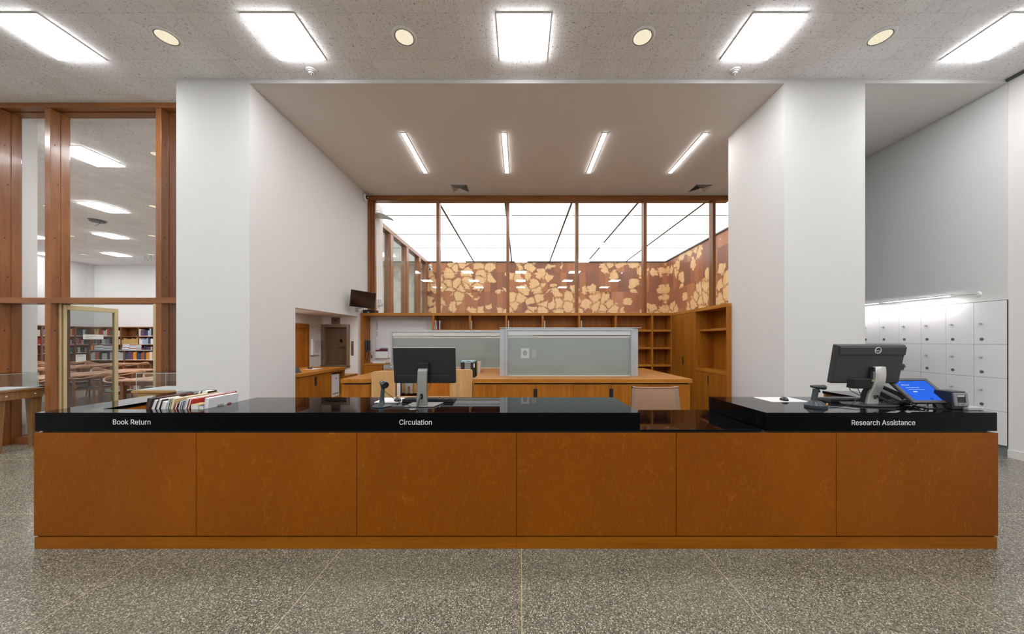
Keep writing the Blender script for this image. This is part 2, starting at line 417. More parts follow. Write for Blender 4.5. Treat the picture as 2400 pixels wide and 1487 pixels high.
def thing(name, label, cat, loc=(0, 0, 0), group=None, rot=(0, 0, 0)):
    o = bpy.data.objects.new(name, None); COL.objects.link(o); o.empty_display_size = 0.1
    o.location = loc; o.rotation_euler = rot
    o['label'] = label; o['category'] = cat
    if group: o['group'] = group
    WL[o.name] = Vector(loc); return o
def tag(o, label, cat, group=None):
    o['label'] = label; o['category'] = cat
    if group: o['group'] = group
    return o
def struct(name, mb, mat, bevel=0.0, parent=None):
    o = mb.build(name, mat, parent, bevel, world=True)
    if parent is None: o['kind'] = 'structure'
    return o
def sroot(name):
    o = bpy.data.objects.new(name, None); COL.objects.link(o); o['kind'] = 'structure'; WL[o.name] = Vector(); return o
def children(o): return [c for c in bpy.data.objects if c.parent == o]
KIDS = {}
def dup(root, loc, rot=(0, 0, 0), label=None, group=None):
    if root.name not in KIDS:
        KIDS[root.name] = [(c, children(c)) for c in children(root)]
    r = root.copy(); COL.objects.link(r); r.location = loc; r.rotation_euler = rot
    if label: r['label'] = label
    if group: r['group'] = group
    WL[r.name] = Vector(loc)
    for c, gs in KIDS[root.name]:
        d = c.copy(); COL.objects.link(d); d.parent = r
        for g in gs:
            e = g.copy(); COL.objects.link(e); e.parent = d
    return r

FONT = None
try:
    fp = os.path.join(bpy.utils.system_resource('DATAFILES'), 'fonts', 'Inter.woff2')
    if os.path.exists(fp): FONT = bpy.data.fonts.load(fp)
except Exception: FONT = None
def text(name, body, size, mat, parent, mtx, extrude=0.001, world=True, align='LEFT', space=1.0, bold=0.0, width=None):
    cu = bpy.data.curves.new('txt', 'FONT'); cu.body = body; cu.size = size; cu.extrude = extrude
    cu.align_x = align; cu.space_character = space; cu.offset = bold; cu.resolution_u = 3
    if FONT: cu.font = FONT
    to = bpy.data.objects.new('txt', cu); COL.objects.link(to)
    dg = bpy.context.evaluated_depsgraph_get(); dg.update()
    # fill every outline with its own holes, so that crossing strokes of a letter stay solid
    cc = to.to_curve(dg); polys = []
    for sp in cc.splines:
        P = []
        if sp.type == 'BEZIER':
            n = len(sp.bezier_points)
            for q in range(n):
                p0, p1 = sp.bezier_points[q], sp.bezier_points[(q + 1) % n]
                a, b, c, d = p0.co, p0.handle_right, p1.handle_left, p1.co
                for k in range(4):
                    t = k / 4; u = 1 - t
                    w_ = u ** 3 * a + 3 * u * u * t * b + 3 * u * t * t * c + t ** 3 * d
                    if not P or (P[-1] - w_).length > 1e-6: P.append(w_.copy())
        else: P = [Vector(p.co[:3]) for p in sp.points]
        if len(P) > 2: polys.append(P)
    to.to_curve_clear(); bpy.data.objects.remove(to); bpy.data.curves.remove(cu)
    loops = []
    for P in polys:
        R_ = []
        for p in P:
            if not R_ or (R_[-1] - p).length > 1e-6: R_.append(Vector((p.x, p.y, 0)))
        if (R_[0] - R_[-1]).length < 1e-6: R_.pop()
        if len(R_) > 2: loops.append(R_)
    def winding(x, y):
        w_ = 0
        for L_ in loops:
            for k in range(len(L_)):
                a, b = L_[k - 1], L_[k]
                if (a.y <= y) != (b.y <= y):
                    t = (b.x - a.x) * (y - a.y) + 0.0 - (x - a.x) * (b.y - a.y)
                    if a.y <= y and t > 0: w_ += 1
                    elif a.y > y and t < 0: w_ -= 1
        return w_
    flat = [p for L_ in loops for p in L_]; ed = []; o_ = 0
    for L_ in loops:
        ed += [(o_ + q, o_ + (q + 1) % len(L_)) for q in range(len(L_))]; o_ += len(L_)
    cv, ce, cf = delaunay_2d_cdt([p.to_2d() for p in flat], ed, [], 0, 1e-7)[:3]
    vs = [(p.x, p.y, extrude) for p in cv]; fs = []
    for f in cf:
        gx = sum(cv[q].x for q in f) / len(f); gy = sum(cv[q].y for q in f) / len(f)
        if winding(gx, gy) != 0: fs.append(tuple(f))
    k0 = len(vs); n = len(flat); vs += [(p.x, p.y, extrude) for p in flat] + [(p.x, p.y, -extrude) for p in flat]
    for a, b in ed: fs.append((k0 + a, k0 + b, k0 + n + b, k0 + n + a))
    me = bpy.data.meshes.new(name); me.from_pydata(vs, [], fs); me.update()
    if width:
        xs = [v.co.x for v in me.vertices]; k = width / (max(xs) - min(xs)); x0 = min(xs)
        for v in me.vertices: v.co.x = (v.co.x - x0) * k
    off = WL.get(parent.name, Vector()) if world else Vector()
    me.transform(Matrix.Translation(-off) @ mtx)
    me.materials.clear(); me.materials.append(M[mat]); me.name = name
    for p in me.polygons: p.material_index = 0
    o = bpy.data.objects.new(name, me); COL.objects.link(o); o.parent = parent; WL[o.name] = WL.get(parent.name, Vector())
    return o
RX90 = Matrix.Rotation(PI / 2, 4, 'X')     # text plane -> faces -Y
def TR(x, y, z): return Matrix.Translation((x, y, z))
ORD = ['first', 'second', 'third', 'fourth', 'fifth', 'sixth', 'seventh', 'eighth', 'ninth', 'tenth', 'eleventh', 'twelfth', 'thirteenth',
       'fourteenth', 'fifteenth', 'sixteenth', 'seventeenth', 'eighteenth', 'nineteenth', 'twentieth']
def nth(i):
    if i < 20: return ORD[i]
    t = {2: 'twenty', 3: 'thirty', 4: 'forty', 5: 'fifty', 6: 'sixty'}[(i + 1) // 10]
    return (t[:-1] + 'ieth') if (i + 1) % 10 == 0 else t + '-' + ORD[(i + 1) % 10 - 1]
# ================================================================== camera
cam = bpy.data.cameras.new('camera'); co = bpy.data.objects.new('camera', cam); COL.objects.link(co)
co.location = (0, 0, HC); co.rotation_euler = (PI / 2, 0, 0)
cam.sensor_width = 36; cam.lens = F / 2400 * 36
cam.shift_x = -(VX - 1200) / 2400; cam.shift_y = (VY - 743.5) / 2400
cam.clip_end = 100; cam.clip_start = 0.05
SC.camera = co

# ================================================================== setting
ZC = HC + 3.65          # hall ceiling
ZB = HC + 3.60          # bay ceiling
YF = 4.60               # front face of the piers and beam
YB = 8.17               # glazed back wall of the bay
struct('floor', MB().box(-22, 8, -8.2, 16.4, -0.1, 0), 'floor')
struct('ceiling', MB().box(-22, 8, -8.2, 16.4, ZC, ZC + 0.1), 'ceil')
struct('ceiling_bay', MB().box(-3.79, 6.85, YF + 0.0205, YB + 0.13, ZB, ZC - 0.002), 'bay_ceiling')
struct('trim_1', MB().box(-3.789, 3.699, YF, YF + 0.02, ZB, ZC - 0.001).box(4.831, 6.85, YF, YF + 0.02, ZB, ZC - 0.001), 'wall')
# left pier, upper wall above the alcove opening, alcove walls
ZO = HC + 0.555
struct('wall_left_pier', MB().box(-4.815, -3.79, YF, 5.54, 0, ZC - 0.001), 'wall')
struct('wall_left_upper', MB().box(-4.815, -3.79, 5.54, YB + 0.18, ZO, ZC - 0.001), 'wall')
struct('wall_alcove_back', MB().box(-4.815, -4.558, 7.68, YB + 0.18, 0, ZO).box(-4.045, -3.79, 7.68, YB + 0.18, 0, ZO).box(-4.558, -4.045, 7.68, YB + 0.18, 0, 1.0515).box(-4.558, -4.045, 7.68, YB + 0.18, 1.944, ZO).box(-4.558, -4.045, 7.83, YB + 0.18, 1.0515, 1.944), 'wall_warm')
struct('wall_alcove_left', MB().box(-4.815, -4.64, 5.54, 7.68, 0, ZO), 'wall_warm')
# right pier, right bay
struct('wall_right_pier', MB().box(3.70, 4.83, YF, 5.84, 0, ZC - 0.001), 'wall')
struct('wall_partition', MB().box(5.22, 5.34, 5.72, YB, 0, ZB).box(4.83, 5.34, 5.72, 5.84, 0, ZB), 'wall')
LX = 6.80; LZ = [2.206, 1.58, 1.10, 0.627, 0.156]
struct('wall_right', MB().box(6.83, 7.6, -8.2, YF - 0.005, 0, ZC), 'wall_warm')
struct('wall_right_upper', MB().box(6.82, 7.6, YF - 0.004, YB + 0.18, LZ[0] + 0.006, ZB), 'wall')
struct('wall_right_recess', MB().box(7.38, 7.6, YF - 0.004, YB + 0.18, 0, LZ[0]), 'wall')
struct('wall_bay_right_back', MB().box(5.34, 7.6, YB, YB + 0.16, 0, ZB), 'wall')
struct('baseboard_right', MB().box(6.815, 6.83, -8.2, YF - 0.005, 0, 0.115), 'wall_warm', 0.002)
struct('trim_2', MB().box(6.79, 6.83, -8.2, YF - 0.005, ZC - 0.03, ZC - 0.001), 'dgrey')
# walls behind the camera and to the far left
struct('wall_front', MB().box(-22, 8, -8.4, -8.2, 0, ZC), 'wall')
struct('wall_left', MB().box(-14.2, -14.0, -8.2, 5.04, 0, ZC), 'wall')
struct('wall_hall_left_end', MB().box(-14.2, -9.6, 5.05, 5.30, 0, ZC), 'wall')
# reading room
struct('wall_reading_back', MB().box(-21.2, -4.3, 15.97, 16.2, 0, ZC), 'wall')
struct('wall_reading_left', MB().box(-21.2, -20.7, 5.05, 15.97, 0, ZC), 'wall')
struct('wall_reading_front', MB().box(-20.7, -14.2, 5.05, 5.30, 0, ZC), 'wall')
struct('wall_reading_pier', MB().box(-8.75, -8.05, 5.31, 5.48, 0, ZC - 0.002), 'wall_pier')
# atrium behind the bay
struct('wall_back', MB().box(-3.79, 5.22, YB + 0.02, YB + 0.16, 0, 2.272), 'wall_warm')
struct('wall_atrium_back', MB().box(-4.3, 6.9, 14.98, 15.12, 0, ZB - 0.03), 'marq')
struct('wall_atrium_right', MB().box(6.64, 6.8, YB + 0.18, 14.98, 0, ZB - 0.03), 'marq')
struct('wall_atrium_pier', MB().box(-4.4, -3.74, YB + 0.19, 8.95, 0, ZB), 'wall_warm')
struct('ceiling_atrium', MB().down(-4.4, 6.8, YB + 0.16, 15.0, ZB), 'skylight')
jt = MB()
for x in (-2.12, -0.385, 1.35, 3.08, 4.83): jt.box(x - 0.024, x + 0.024, YB + 0.2, 14.97, ZB - 0.012, ZB - 0.0005)
struct('trim_3', jt, 'dgrey')
jt = MB()
for y in (9.46, 11.13, 12.8): jt.box(-4.2, 6.62, y - 0.014, y + 0.014, ZB - 0.010, ZB - 0.0006)
struct('trim_4', jt, 'grey')
struct('trim_5', MB().box(-4.2, 6.62, 14.93, 14.978, ZB - 0.045, ZB - 0.001).box(6.59, 6.638, YB + 0.2, 14.93, ZB - 0.045, ZB - 0.001), 'dgrey')

# ------------------------------------------------------------------ left glazed screen and brass door
GY = 5.27                # pane plane
w1 = sroot('window_1')
ZT = HC + 3.575; TR0, TR1 = HC + 0.571, HC + 0.655
def mullion(x1, parent, y0=5.05, y1=5.275, w=0.088, z0=0.0, z1=ZT):
    o = struct('mullion', MB().box(x1 - w, x1, y0, (y0 + y1) / 2 - 0.004, z0, z1).box(x1 - w + 0.004, x1 - 0.004, (y0 + y1) / 2 - 0.004, (y0 + y1) / 2 + 0.004, z0, z1)
               .box(x1 - w, x1, (y0 + y1) / 2 + 0.004, y1, z0, z1), 'mull', 0.003, parent)
    sc = MB()
    for k in range(7):
        z = 0.35 + k * 0.72 + 0.12 * (k % 2)
        sc.lathe([(0.010, 0), (0.010, 0.003), (0.004, 0.0035)], (0, 0, 0), 10, TR(x1 - 0.002, y0 + 0.05 + 0.03 * (k % 2), z) @ Matrix.Rotation(PI / 2, 4, 'Y'))
    sc.build('screw_plug', 'black', o, world=True)
    return o
for x in (-9.5, -8.0, -7.22, -5.515): mullion(x, w1)
mullion(-4.816, w1, w=0.07)
struct('header', MB().box(-9.6, -4.818, 5.04, 5.06, ZT, ZC - 0.003).box(-9.6, -4.818, 5.06, 5.30, ZT + 0.01, ZC - 0.003)
       .box(-9.6, -4.818, 5.16, 5.29, ZT - 0.004, ZT + 0.012), 'mull_x', 0.002, w1)
struct('transom', MB().box(-9.6, -4.818, 5.045, 5.28, TR0, TR1), 'mull_x', 0.003, w1)
struct('sill', MB().box(-9.6, -7.32, 5.19, 5.47, 0, 0.105), 'mull_x', 0.004, w1)
struct('sill', MB().box(-5.51, -4.818, 5.19, 5.47, 0, 0.105), 'mull_x', 0.004, w1)
for (a, b) in ((-9.4, -8.09), (-7.998, -7.31), (-7.218, -5.605), (-5.513, -4.888)):
    pn = struct('pane', MB().box(a, b, GY - 0.004, GY + 0.002, TR1, ZT + 0.01), 'glass', 0, w1)
    if a == -7.218:
        text('glass_lettering', 'MO', 0.17, 'greyink', pn, TR(-6.035, GY + 0.004, HC + (VY - 611) * GY / F) @ RX90, 0.0005, width=0.268)
    if a != -7.218: struct('pane', MB().box(a, b, GY - 0.004, GY + 0.002, 0.1, TR0), 'glass', 0, w1)
# doorway: brass jambs and the leaf swung into the reading room
d1 = sroot('door_1')
struct('door_jamb', MB().box(-7.219, -7.195, 5.135, 5.160, 0, TR0), 'brass', 0.002, d1)
struct('door_jamb', MB().box(-5.645, -5.604, 5.052, 5.08, 0, TR0 - 0.01), 'brass', 0.002, d1)
leaf = bpy.data.objects.new('door_leaf', None); COL.objects.link(leaf); leaf.parent = d1
leaf.location = (-7.192, 5.165, 0); leaf.rotation_euler = (0, 0, math.radians(90))
def lp(nm, mb, mt): return mb.build(nm, mt, leaf, 0.002)
LH = TR0 - 0.012; LW = 0.70
lp('door_stile', MB().box(0, 0.036, -0.022, 0.022, 0.012, LH), 'brass')
lp('door_stile', MB().box(LW - 0.055, LW, -0.022, 0.022, 0.012, LH), 'brass')
lp('door_rail', MB().box(0.036, LW - 0.055, -0.022, 0.022, LH - 0.075, LH), 'brass')
lp('door_rail', MB().box(0.036, LW - 0.055, -0.022, 0.022, 0.012, 0.10), 'brass')
lp('door_glass', MB().box(0.036, LW - 0.055, -0.004, 0.004, 0.10, LH - 0.075), 'glass_smoke')
lp('push_plate', MB().box(0.055, 0.11, -0.012, -0.0045, 1.02, 1.05), 'bronze_lite')
nt = lp('notice', MB().box(0.235, 0.50, -0.010, -0.005, 1.655, 1.735), 'paper')
mt = TR(0.26, -0.0105, 1.70) @ RX90
for k, ln in enumerate(('This reading room is', 'a quiet space')):
    text('notice_lettering', ln, 0.022, 'ink', nt, TR(0.26, -0.0105, 1.704 - 0.03 * k) @ RX90, 0.0004, world=False)

# ------------------------------------------------------------------ bay glazing above the shelves
w2 = sroot('window_2')
for px, wd in ((1026.0, 0.075), (1190.0, 0.075), (1352.5, 0.075), (1512.5, 0.075), (1674.0, 0.075)):
    x = PX(px, YB)
    o = struct('mullion', MB().box(x - wd / 2, x + wd / 2, YB, YB + 0.07, 2.275, ZB - 0.06).box(x - wd / 2 + 0.004, x + wd / 2 - 0.004, YB + 0.07, YB + 0.078, 2.275, ZB - 0.06)
               .box(x - wd / 2, x + wd / 2, YB + 0.078, YB + 0.17, 2.275, ZB - 0.06), 'mull', 0.003, w2)
struct('frame_post', MB().box(-3.788, -3.735, YB, YB + 0.17, 2.275, ZB - 0.06).box(-3.735, -3.685, YB + 0.055, YB + 0.17, 2.275, ZB - 0.06)
       .box(-3.685, -3.645, YB + 0.09, YB + 0.17, 2.275, ZB - 0.06), 'mull', 0.003, w2)
struct('header', MB().box(-3.788, 5.218, YB - 0.01, YB + 0.17, ZB - 0.12, ZB - 0.002), 'mull_x', 0.003, w2)
xs = [-3.70] + [PX(p, YB) for p in (1026.0, 1190.0, 1352.5, 1512.5, 1674.0)] + [5.22]
for a, b in zip(xs[:-1], xs[1:]):
    struct('pane', MB().box(a + 0.036, b - 0.036, YB + 0.073, YB + 0.077, 2.275, ZB - 0.12), 'glass', 0, w2)
# atrium side glazing towards the reading room
w3 = sroot('window_3')
AX = -4.24
for y in (10.75, 12.25, 13.75):
    struct('mullion', MB().box(AX - 0.16, AX + 0.03, y - 0.14, y + 0.14, 0, ZB - 0.14).box(AX + 0.03, AX + 0.045, y - 0.10, y + 0.14, 0, ZB - 0.14), 'mull', 0.004, w3)
struct('mullion', MB().box(AX - 0.16, AX + 0.03, 14.7, 14.975, 0, ZB - 0.14), 'mull', 0.004, w3)
struct('header', MB().box(AX - 0.16, AX + 0.05, 8.96, 14.975, ZB - 0.14, ZB - 0.002), 'mull', 0.004, w3)
ys = [8.95, 10.61, 10.89, 12.11, 12.39, 13.61, 13.89, 14.70]
for i in range(0, 8, 2):
    struct('pane', MB().box(AX - 0.06, AX - 0.05, ys[i], ys[i + 1], 0.0, ZB - 0.14), 'glass_green', 0, w3)

# ================================================================== lights in the ceilings
GX = [0.04 + 2.86 * k for k in range(-7, 3)]
HALL = {-4: 'far left', -3: 'far left', -2: 'leftmost', -1: 'second from left', 0: 'middle', 1: 'second from right', 2: 'rightmost'}
proto_panel = None
def panel(x, y, label, group, lm='panel_light'):
    global proto_panel
    t = thing('ceiling_light', label, 'ceiling light', (x, y, ZC), group)
    fm = MB().box(-0.305, 0.305, -0.305, -0.292, -0.012, -0.001).box(-0.305, 0.305, 0.292, 0.305, -0.012, -0.001)
    fm.box(-0.305, -0.292, -0.292, 0.292, -0.012, -0.001).box(0.292, 0.305, -0.292, 0.292, -0.012, -0.001)
    fm.build('frame', 'white', t)
    MB().add([(x_, y_, z_) for z_, q in ((-0.028, 0.287), (-0.002, 0.291)) for x_, y_ in ((-q, -q), (q, -q), (q, q), (-q, q))],
        [(0, 3, 2, 1), (0, 1, 5, 4), (1, 2, 6, 5), (2, 3, 7, 6), (3, 0, 4, 7)]).build('diffuser', lm, t)  # diffuser dropped, with glowing sides added to brighten the ceiling around it
    return t
pp = None; pr = None
rows = [3.96, 1.46, -1.04, -3.54, -6.04]
rown = ['first row before the white beam', 'second row, overhead', 'third row, behind the desk visitor', 'fourth row towards the front wall', 'last row at the front wall']
for j, y in enumerate(rows):
    for k in range(-4, 3):
        x = 0.04 + 2.86 * k
        if x < -13: continue
        lb = 'square bright ceiling panel, %s of the %s' % ({-4: 'seventh from right', -3: 'sixth from right', -2: 'fifth from right', -1: 'fourth from right', 0: 'third from right', 1: 'second from right', 2: 'rightmost'}[k], rown[j])
        if pp is None: pp = panel(x, y, lb, 'square ceiling panels in the hall')
        else: dup(pp, (x, y, ZC), label=lb)
for j in range(1, 5):
    y = 3.96 + 2.5 * j
    for k in range(-7, -1):
        x = 0.04 + 2.86 * k
        if x > -5: continue
        lb = 'square reading room ceiling panel, %s row behind the glass, %s from the right' % (nth(j - 1), nth(-k - 2))
        if pr is None: pr = panel(x, y, lb, 'square ceiling panels in the reading room', 'read_light')
        else: dup(pr, (x, y, ZC), label=lb)
def downlight(x, y, label, group):
    t = thing('recessed_downlight', label, 'downlight', (x, y, ZC), group)
    MB().lathe([(0.110, -0.002), (0.113, -0.012), (0.132, -0.014), (0.147, -0.002)], n=36, cap=False).build('trim_ring', 'wall_pier', t)
    MB().lathe([(0.1035, -0.004), (0.104, -0.010), (0.1125, -0.010), (0.1125, -0.003)], n=36, cap=False).build('baffle', 'bronze', t)
    MB().lathe([(0.0, -0.004), (0.05, -0.0045), (0.1045, -0.007), (0.1045, -0.002)], n=36, cap=False).build('reflector', 'down_light', t)
    return t
pdn = None
for j, y in enumerate([3.95, 1.45, 6.45, 8.95, 11.45, 13.95]):
    for k in (range(-5, 2) if y < 5 else range(-7, -2)):
        x = 0.04 + 2.86 * (k + 0.5)
        if y < 5 and x < -13: continue
        if y < 5: lb = 'round warm downlight, %s from the right in the %s' % (nth(1 - k), 'row before the white beam' if j == 0 else 'row overhead')
        else: lb = 'round warm reading room downlight, %s row behind the glass, %s from the right' % (nth(j - 2), nth(-3 - k))
        g = 'round downlights in the hall' if y < 5 else 'round downlights in the reading room'
        if pdn is None: pdn = downlight(x, y, lb, g)
        else: dup(pdn, (x, y, ZC), label=lb, group=g)
for i, x in enumerate((-2.82, 2.90)):
    t = thing('smoke_detector', 'small white round detector on the ceiling near the %s pier' % ('left' if i == 0 else 'right'), 'detector', (x, 4.44, ZC), 'detectors before the white beam')
    MB().lathe([(0.0, -0.018), (0.045, -0.018), (0.062, -0.012), (0.066, -0.001)], n=28).build('base', 'white', t)
    MB().lathe([(0.0, -0.048), (0.025, -0.048), (0.036, -0.040), (0.040, -0.026), (0.046, -0.019)], n=24).build('sensor_head', 'white', t)
    MB().lathe([(0.037, -0.036), (0.0405, -0.033), (0.041, -0.029)], n=24, cap=False).build('vent_slot', 'black', t)
    MB().lathe([(0.0, -0.062), (0.010, -0.062), (0.012, -0.048)], n=12).build('sensor_tip', 'steel', t)
# linear lamps in the bay
ps = None
for i, x in enumerate((-2.03, -0.28, 1.47, 3.22)):
    lb = 'slim linear lamp in the taupe bay ceiling, %s from the left' % nth(i)
    if ps is None:
        ps = thing('ceiling_strip_light', lb, 'ceiling light', (x, 6.375, ZB), 'linear lamps in the bay ceiling')
        MB().box(-0.042, 0.042, -0.68, 0.68, -0.008, -0.001).build('housing', 'white', ps)
        MB().add([(x_ * q, y_ * (0.67 if q < 0.033 else 0.673), z_) for z_, q in ((-0.015, 0.030), (-0.008, 0.034)) for x_, y_ in ((-1, -1), (1, -1), (1, 1), (-1, 1))],
                 [(0, 3, 2, 1), (0, 1, 5, 4), (1, 2, 6, 5), (2, 3, 7, 6), (3, 0, 4, 7)]).build('lens', 'strip_light', ps)  # lens hangs lower and its sides glow, shaped to lighten the bay ceiling
    else: dup(ps, (x, 6.375, ZB), label=lb)
for i, x in enumerate((-1.42, 4.26)):
    t = thing('air_vent', 'square louvred air vent in the bay ceiling above the %s mullion' % ('second' if i == 0 else 'last'), 'air vent', (x, 7.77, ZB), 'ceiling air vents')
    b = MB()
    def sq(mb, r0, r1, z0, z1):
        return mb.add([(sx * r, sy * r, z) for r, z in ((r0, z0), (r1, z1)) for sx, sy in ((-1, -1), (1, -1), (1, 1), (-1, 1))], [(k, (k + 1) % 4, 4 + (k + 1) % 4, 4 + k) for k in range(4)])
    MB().box(-0.25, 0.25, -0.20, -0.185, -0.006, -0.001).box(-0.25, 0.25, 0.185, 0.2, -0.006, -0.001).box(-0.25, -0.185, -0.185, 0.185, -0.006, -0.001).box(0.185, 0.25, -0.185, 0.185, -0.006, -0.001).build('frame', 'bay_ceiling', t)
    MB().box(-0.186, 0.186, -0.186, 0.186, -0.003, -0.001).build('duct_opening', 'black', t)
    lv = MB()
    for r in (0.178, 0.148, 0.118, 0.088, 0.058): sq(lv, r - 0.014, r, -0.004, -0.022)
    lv.box(-0.03, 0.03, -0.03, 0.03, -0.02, -0.015)
    lv.build('louvres', 'bay_ceiling', t)
# light bars over the lockers
for i, (y0, y1) in enumerate(((5.08, 6.02), (6.10, 7.35))):
    z = LZ[0] + 0.125
    t = thing('light_bar', 'thin white light bar above the lockers, %s' % ('nearer one ending at the cable cover' if i == 0 else 'farther one running behind the pier'), 'light bar', (LX, y0, z), 'light bars over the lockers')
    MB().box(-0.155, -0.125, 0, y1 - y0, -0.004, 0.016).build('housing', 'white', t, 0.003)
    MB().down(-0.150, -0.130, 0.01, y1 - y0 - 0.01, -0.006).build('lens', 'bar_light', t)
    MB().tube([(-0.13, 0.25, 0.005), (0.02, 0.25, 0.005)], 0.006).tube([(-0.13, y1 - y0 - 0.25, 0.005), (0.02, y1 - y0 - 0.25, 0.005)], 0.006).build('bracket', 'alu_pale', t)
    MB().lathe([(0.0, 0.022), (0.03, 0.022), (0.042, 0.0)], n=20, mat=TR(0.02, -0.19, -0.005) @ Matrix.Rotation(-PI / 2, 4, 'Y')).build('cable_cover', 'white', t)
    MB().tube([(-0.14, 0.0, 0.004), (-0.06, -0.08, 0.0), (0.0, -0.19, -0.004)], 0.003).build('cable', 'grey', t)
# ================================================================== reception desk
DY = 2.58; SF = DY / F
ZD = HC - 170 * SF            # high counter top  ~1.07
ZL = HC - 210 * SF            # low counter top   ~0.936
ZS = HC - 213 * SF            # underside of the stone ~0.926
def DX(px): return (px - VX) * SF
t = thing('reception_desk', 'long stained birch reception desk with six front panels on terrazzo floor', 'reception desk', (DX(79), DY, 0))
zt, zb = HC - 218 * SF, HC - 459 * SF
bx = [79, 460, 836, 1211, 1585, 1960, 2339.5]
for i in range(6):
    o = MB().box(DX(bx[i]) + (0 if i == 0 else 0.0022), DX(bx[i + 1]) - (0 if i == 5 else 0.0022), DY, DY + 0.022, zb, zt).build('front_panel', 'birch', t, 0.0012, world=True)
MB().box(DX(79) + 0.004, DX(1211) - 0.0006, DY + 0.001, DY + 0.03, 0, zb - 0.012).build('plinth', 'plinth', t, 0.001, world=True)
MB().box(DX(1211) + 0.0006, DX(2339) - 0.004, DY + 0.001, DY + 0.03, 0, zb - 0.012).build('plinth', 'plinth', t, 0.001, world=True)
x0, x1 = DX(79), DX(2339.5)
MB().box(x0 + 0.02, x1 - 0.02, DY + 0.024, DY + 0.045, 0, zt).box(x0 + 0.04, x1 - 0.06, DY + 0.02, DY + 0.10, zt, ZL - 0.0135).build('carcass_backing', 'reveal', t, world=True)
MB().box(x0, x0 + 0.02, DY + 0.023, 3.68, 0, zt).box(x1 - 0.02, x1, DY + 0.023, 3.68, 0, zt).build('side_panel', 'birch', t, 0.001, world=True)
# inner faces of the two return arms and the legs below the staff side
zi = ZD - 0.0265
MB().box(-3.49, -3.46, DY + 0.12, 3.65, 0, zi).box(-3.77, -3.46, 3.655, 3.68, 0, zi).box(3.40, 3.70, 3.655, 3.68, 0, zi)\
    .box(-2.58, 3.38, 3.10, 3.12, 0, 0.9).box(-3.45, -2.62, DY + 0.10, DY + 0.12, 0, zi).box(-2.61, -2.59, DY + 0.13, 3.2, 0, zi).build('inner_panel', 'cherry', t, world=True)
MB().box(3.40, 3.43, 3.2, 3.65, 0, ZD - 0.0265).build('inner_panel', 'reveal', t, world=True)  # inner face of the right arm, its shade put into the dark colour
XA, XB, XC = DX(1500), 1.932, DX(2337)
hl = thing('counter_top', 'polished black stone high counter lettered Book Return and Circulation', 'counter top', (DX(82), DY, ZS))
poly = [(DX(82), DY), (XA, DY), (XA, 3.275), (-2.62, 3.275), (-2.62, 2.712), (-3.452, 2.712), (-3.452, 3.69), (DX(82), 3.69)]
ST = 0.026
MB().prism(poly, ZD - ST, ZD).build('slab', 'stone', hl, 0, world=True)
def apron(par, x0, x1, ends):
    m_ = MB().box(x0, x1, DY, DY + 0.03, ZS, ZD - ST)
    for a, b, yb in ends: m_.box(a, b, DY + 0.0301, yb, ZS, ZD - ST)
    m_.build('apron', 'stone', par, 0, world=True)
apron(hl, DX(82), XA, ((DX(82), DX(82) + 0.03, 3.69), (XA - 0.03, XA, 3.27)))
def desk_text(body, px0, px1, pyb, par, size):
    text('lettering', body, size, 'letter', par, TR(DX(px0), DY - 0.0006, HC - (pyb - VY) * SF) @ RX90, 0.0006, width=(px1 - px0) * SF)
desk_text('Book Return', 265, 353, 995.5, hl, 0.077)
desk_text('Circulation', 936, 1012, 996, hl, 0.077)
hr = thing('counter_top', 'polished black stone high counter lettered Research Assistance', 'counter top', (XB, DY, ZS))
poly = [(XB, DY), (XC, DY), (XC, 3.69), (3.395, 3.69), (3.395, 3.31), (XB - 0.03, 3.31)]
MB().prism(poly, ZD - ST, ZD).build('slab', 'stone', hr, 0, world=True)
MB().add([(XB, DY, ZS), (XC, DY, ZS), (XC, DY + 0.03, ZS), (XB + 0.03, DY + 0.03, ZS), (XB, DY, ZD - ST), (XC, DY, ZD - ST), (XC, DY + 0.03, ZD - ST), (XB + 0.03, DY + 0.03, ZD - ST)],
         [(0, 3, 2, 1), (4, 5, 6, 7), (0, 1, 5, 4), (1, 2, 6, 5), (2, 3, 7, 6), (3, 0, 4, 7)])\
    .add([(XB, DY, ZS), (XB + 0.03, DY + 0.03, ZS), (XB, 3.31, ZS), (XB - 0.03, 3.31, ZS), (XB, DY, ZD - ST), (XB + 0.03, DY + 0.03, ZD - ST), (XB, 3.31, ZD - ST), (XB - 0.03, 3.31, ZD - ST)],
         [(0, 3, 2, 1), (4, 5, 6, 7), (0, 1, 5, 4), (1, 2, 6, 5), (2, 3, 7, 6), (3, 0, 4, 7)])\
    .box(XC - 0.03, XC, DY + 0.0301, 3.69, ZS, ZD - ST).build('apron', 'stone', hr, 0, world=True)
desk_text('Research Assistance', 1996, 2145, 997, hr, 0.077)
lo = MB().box(XA + 0.001, XB - 0.032, DY, 3.32, ZL - 0.013, ZL).build('counter_top', 'stone', None, 0.003)
tag(lo, 'low polished black stone counter between the two high counters', 'counter top')

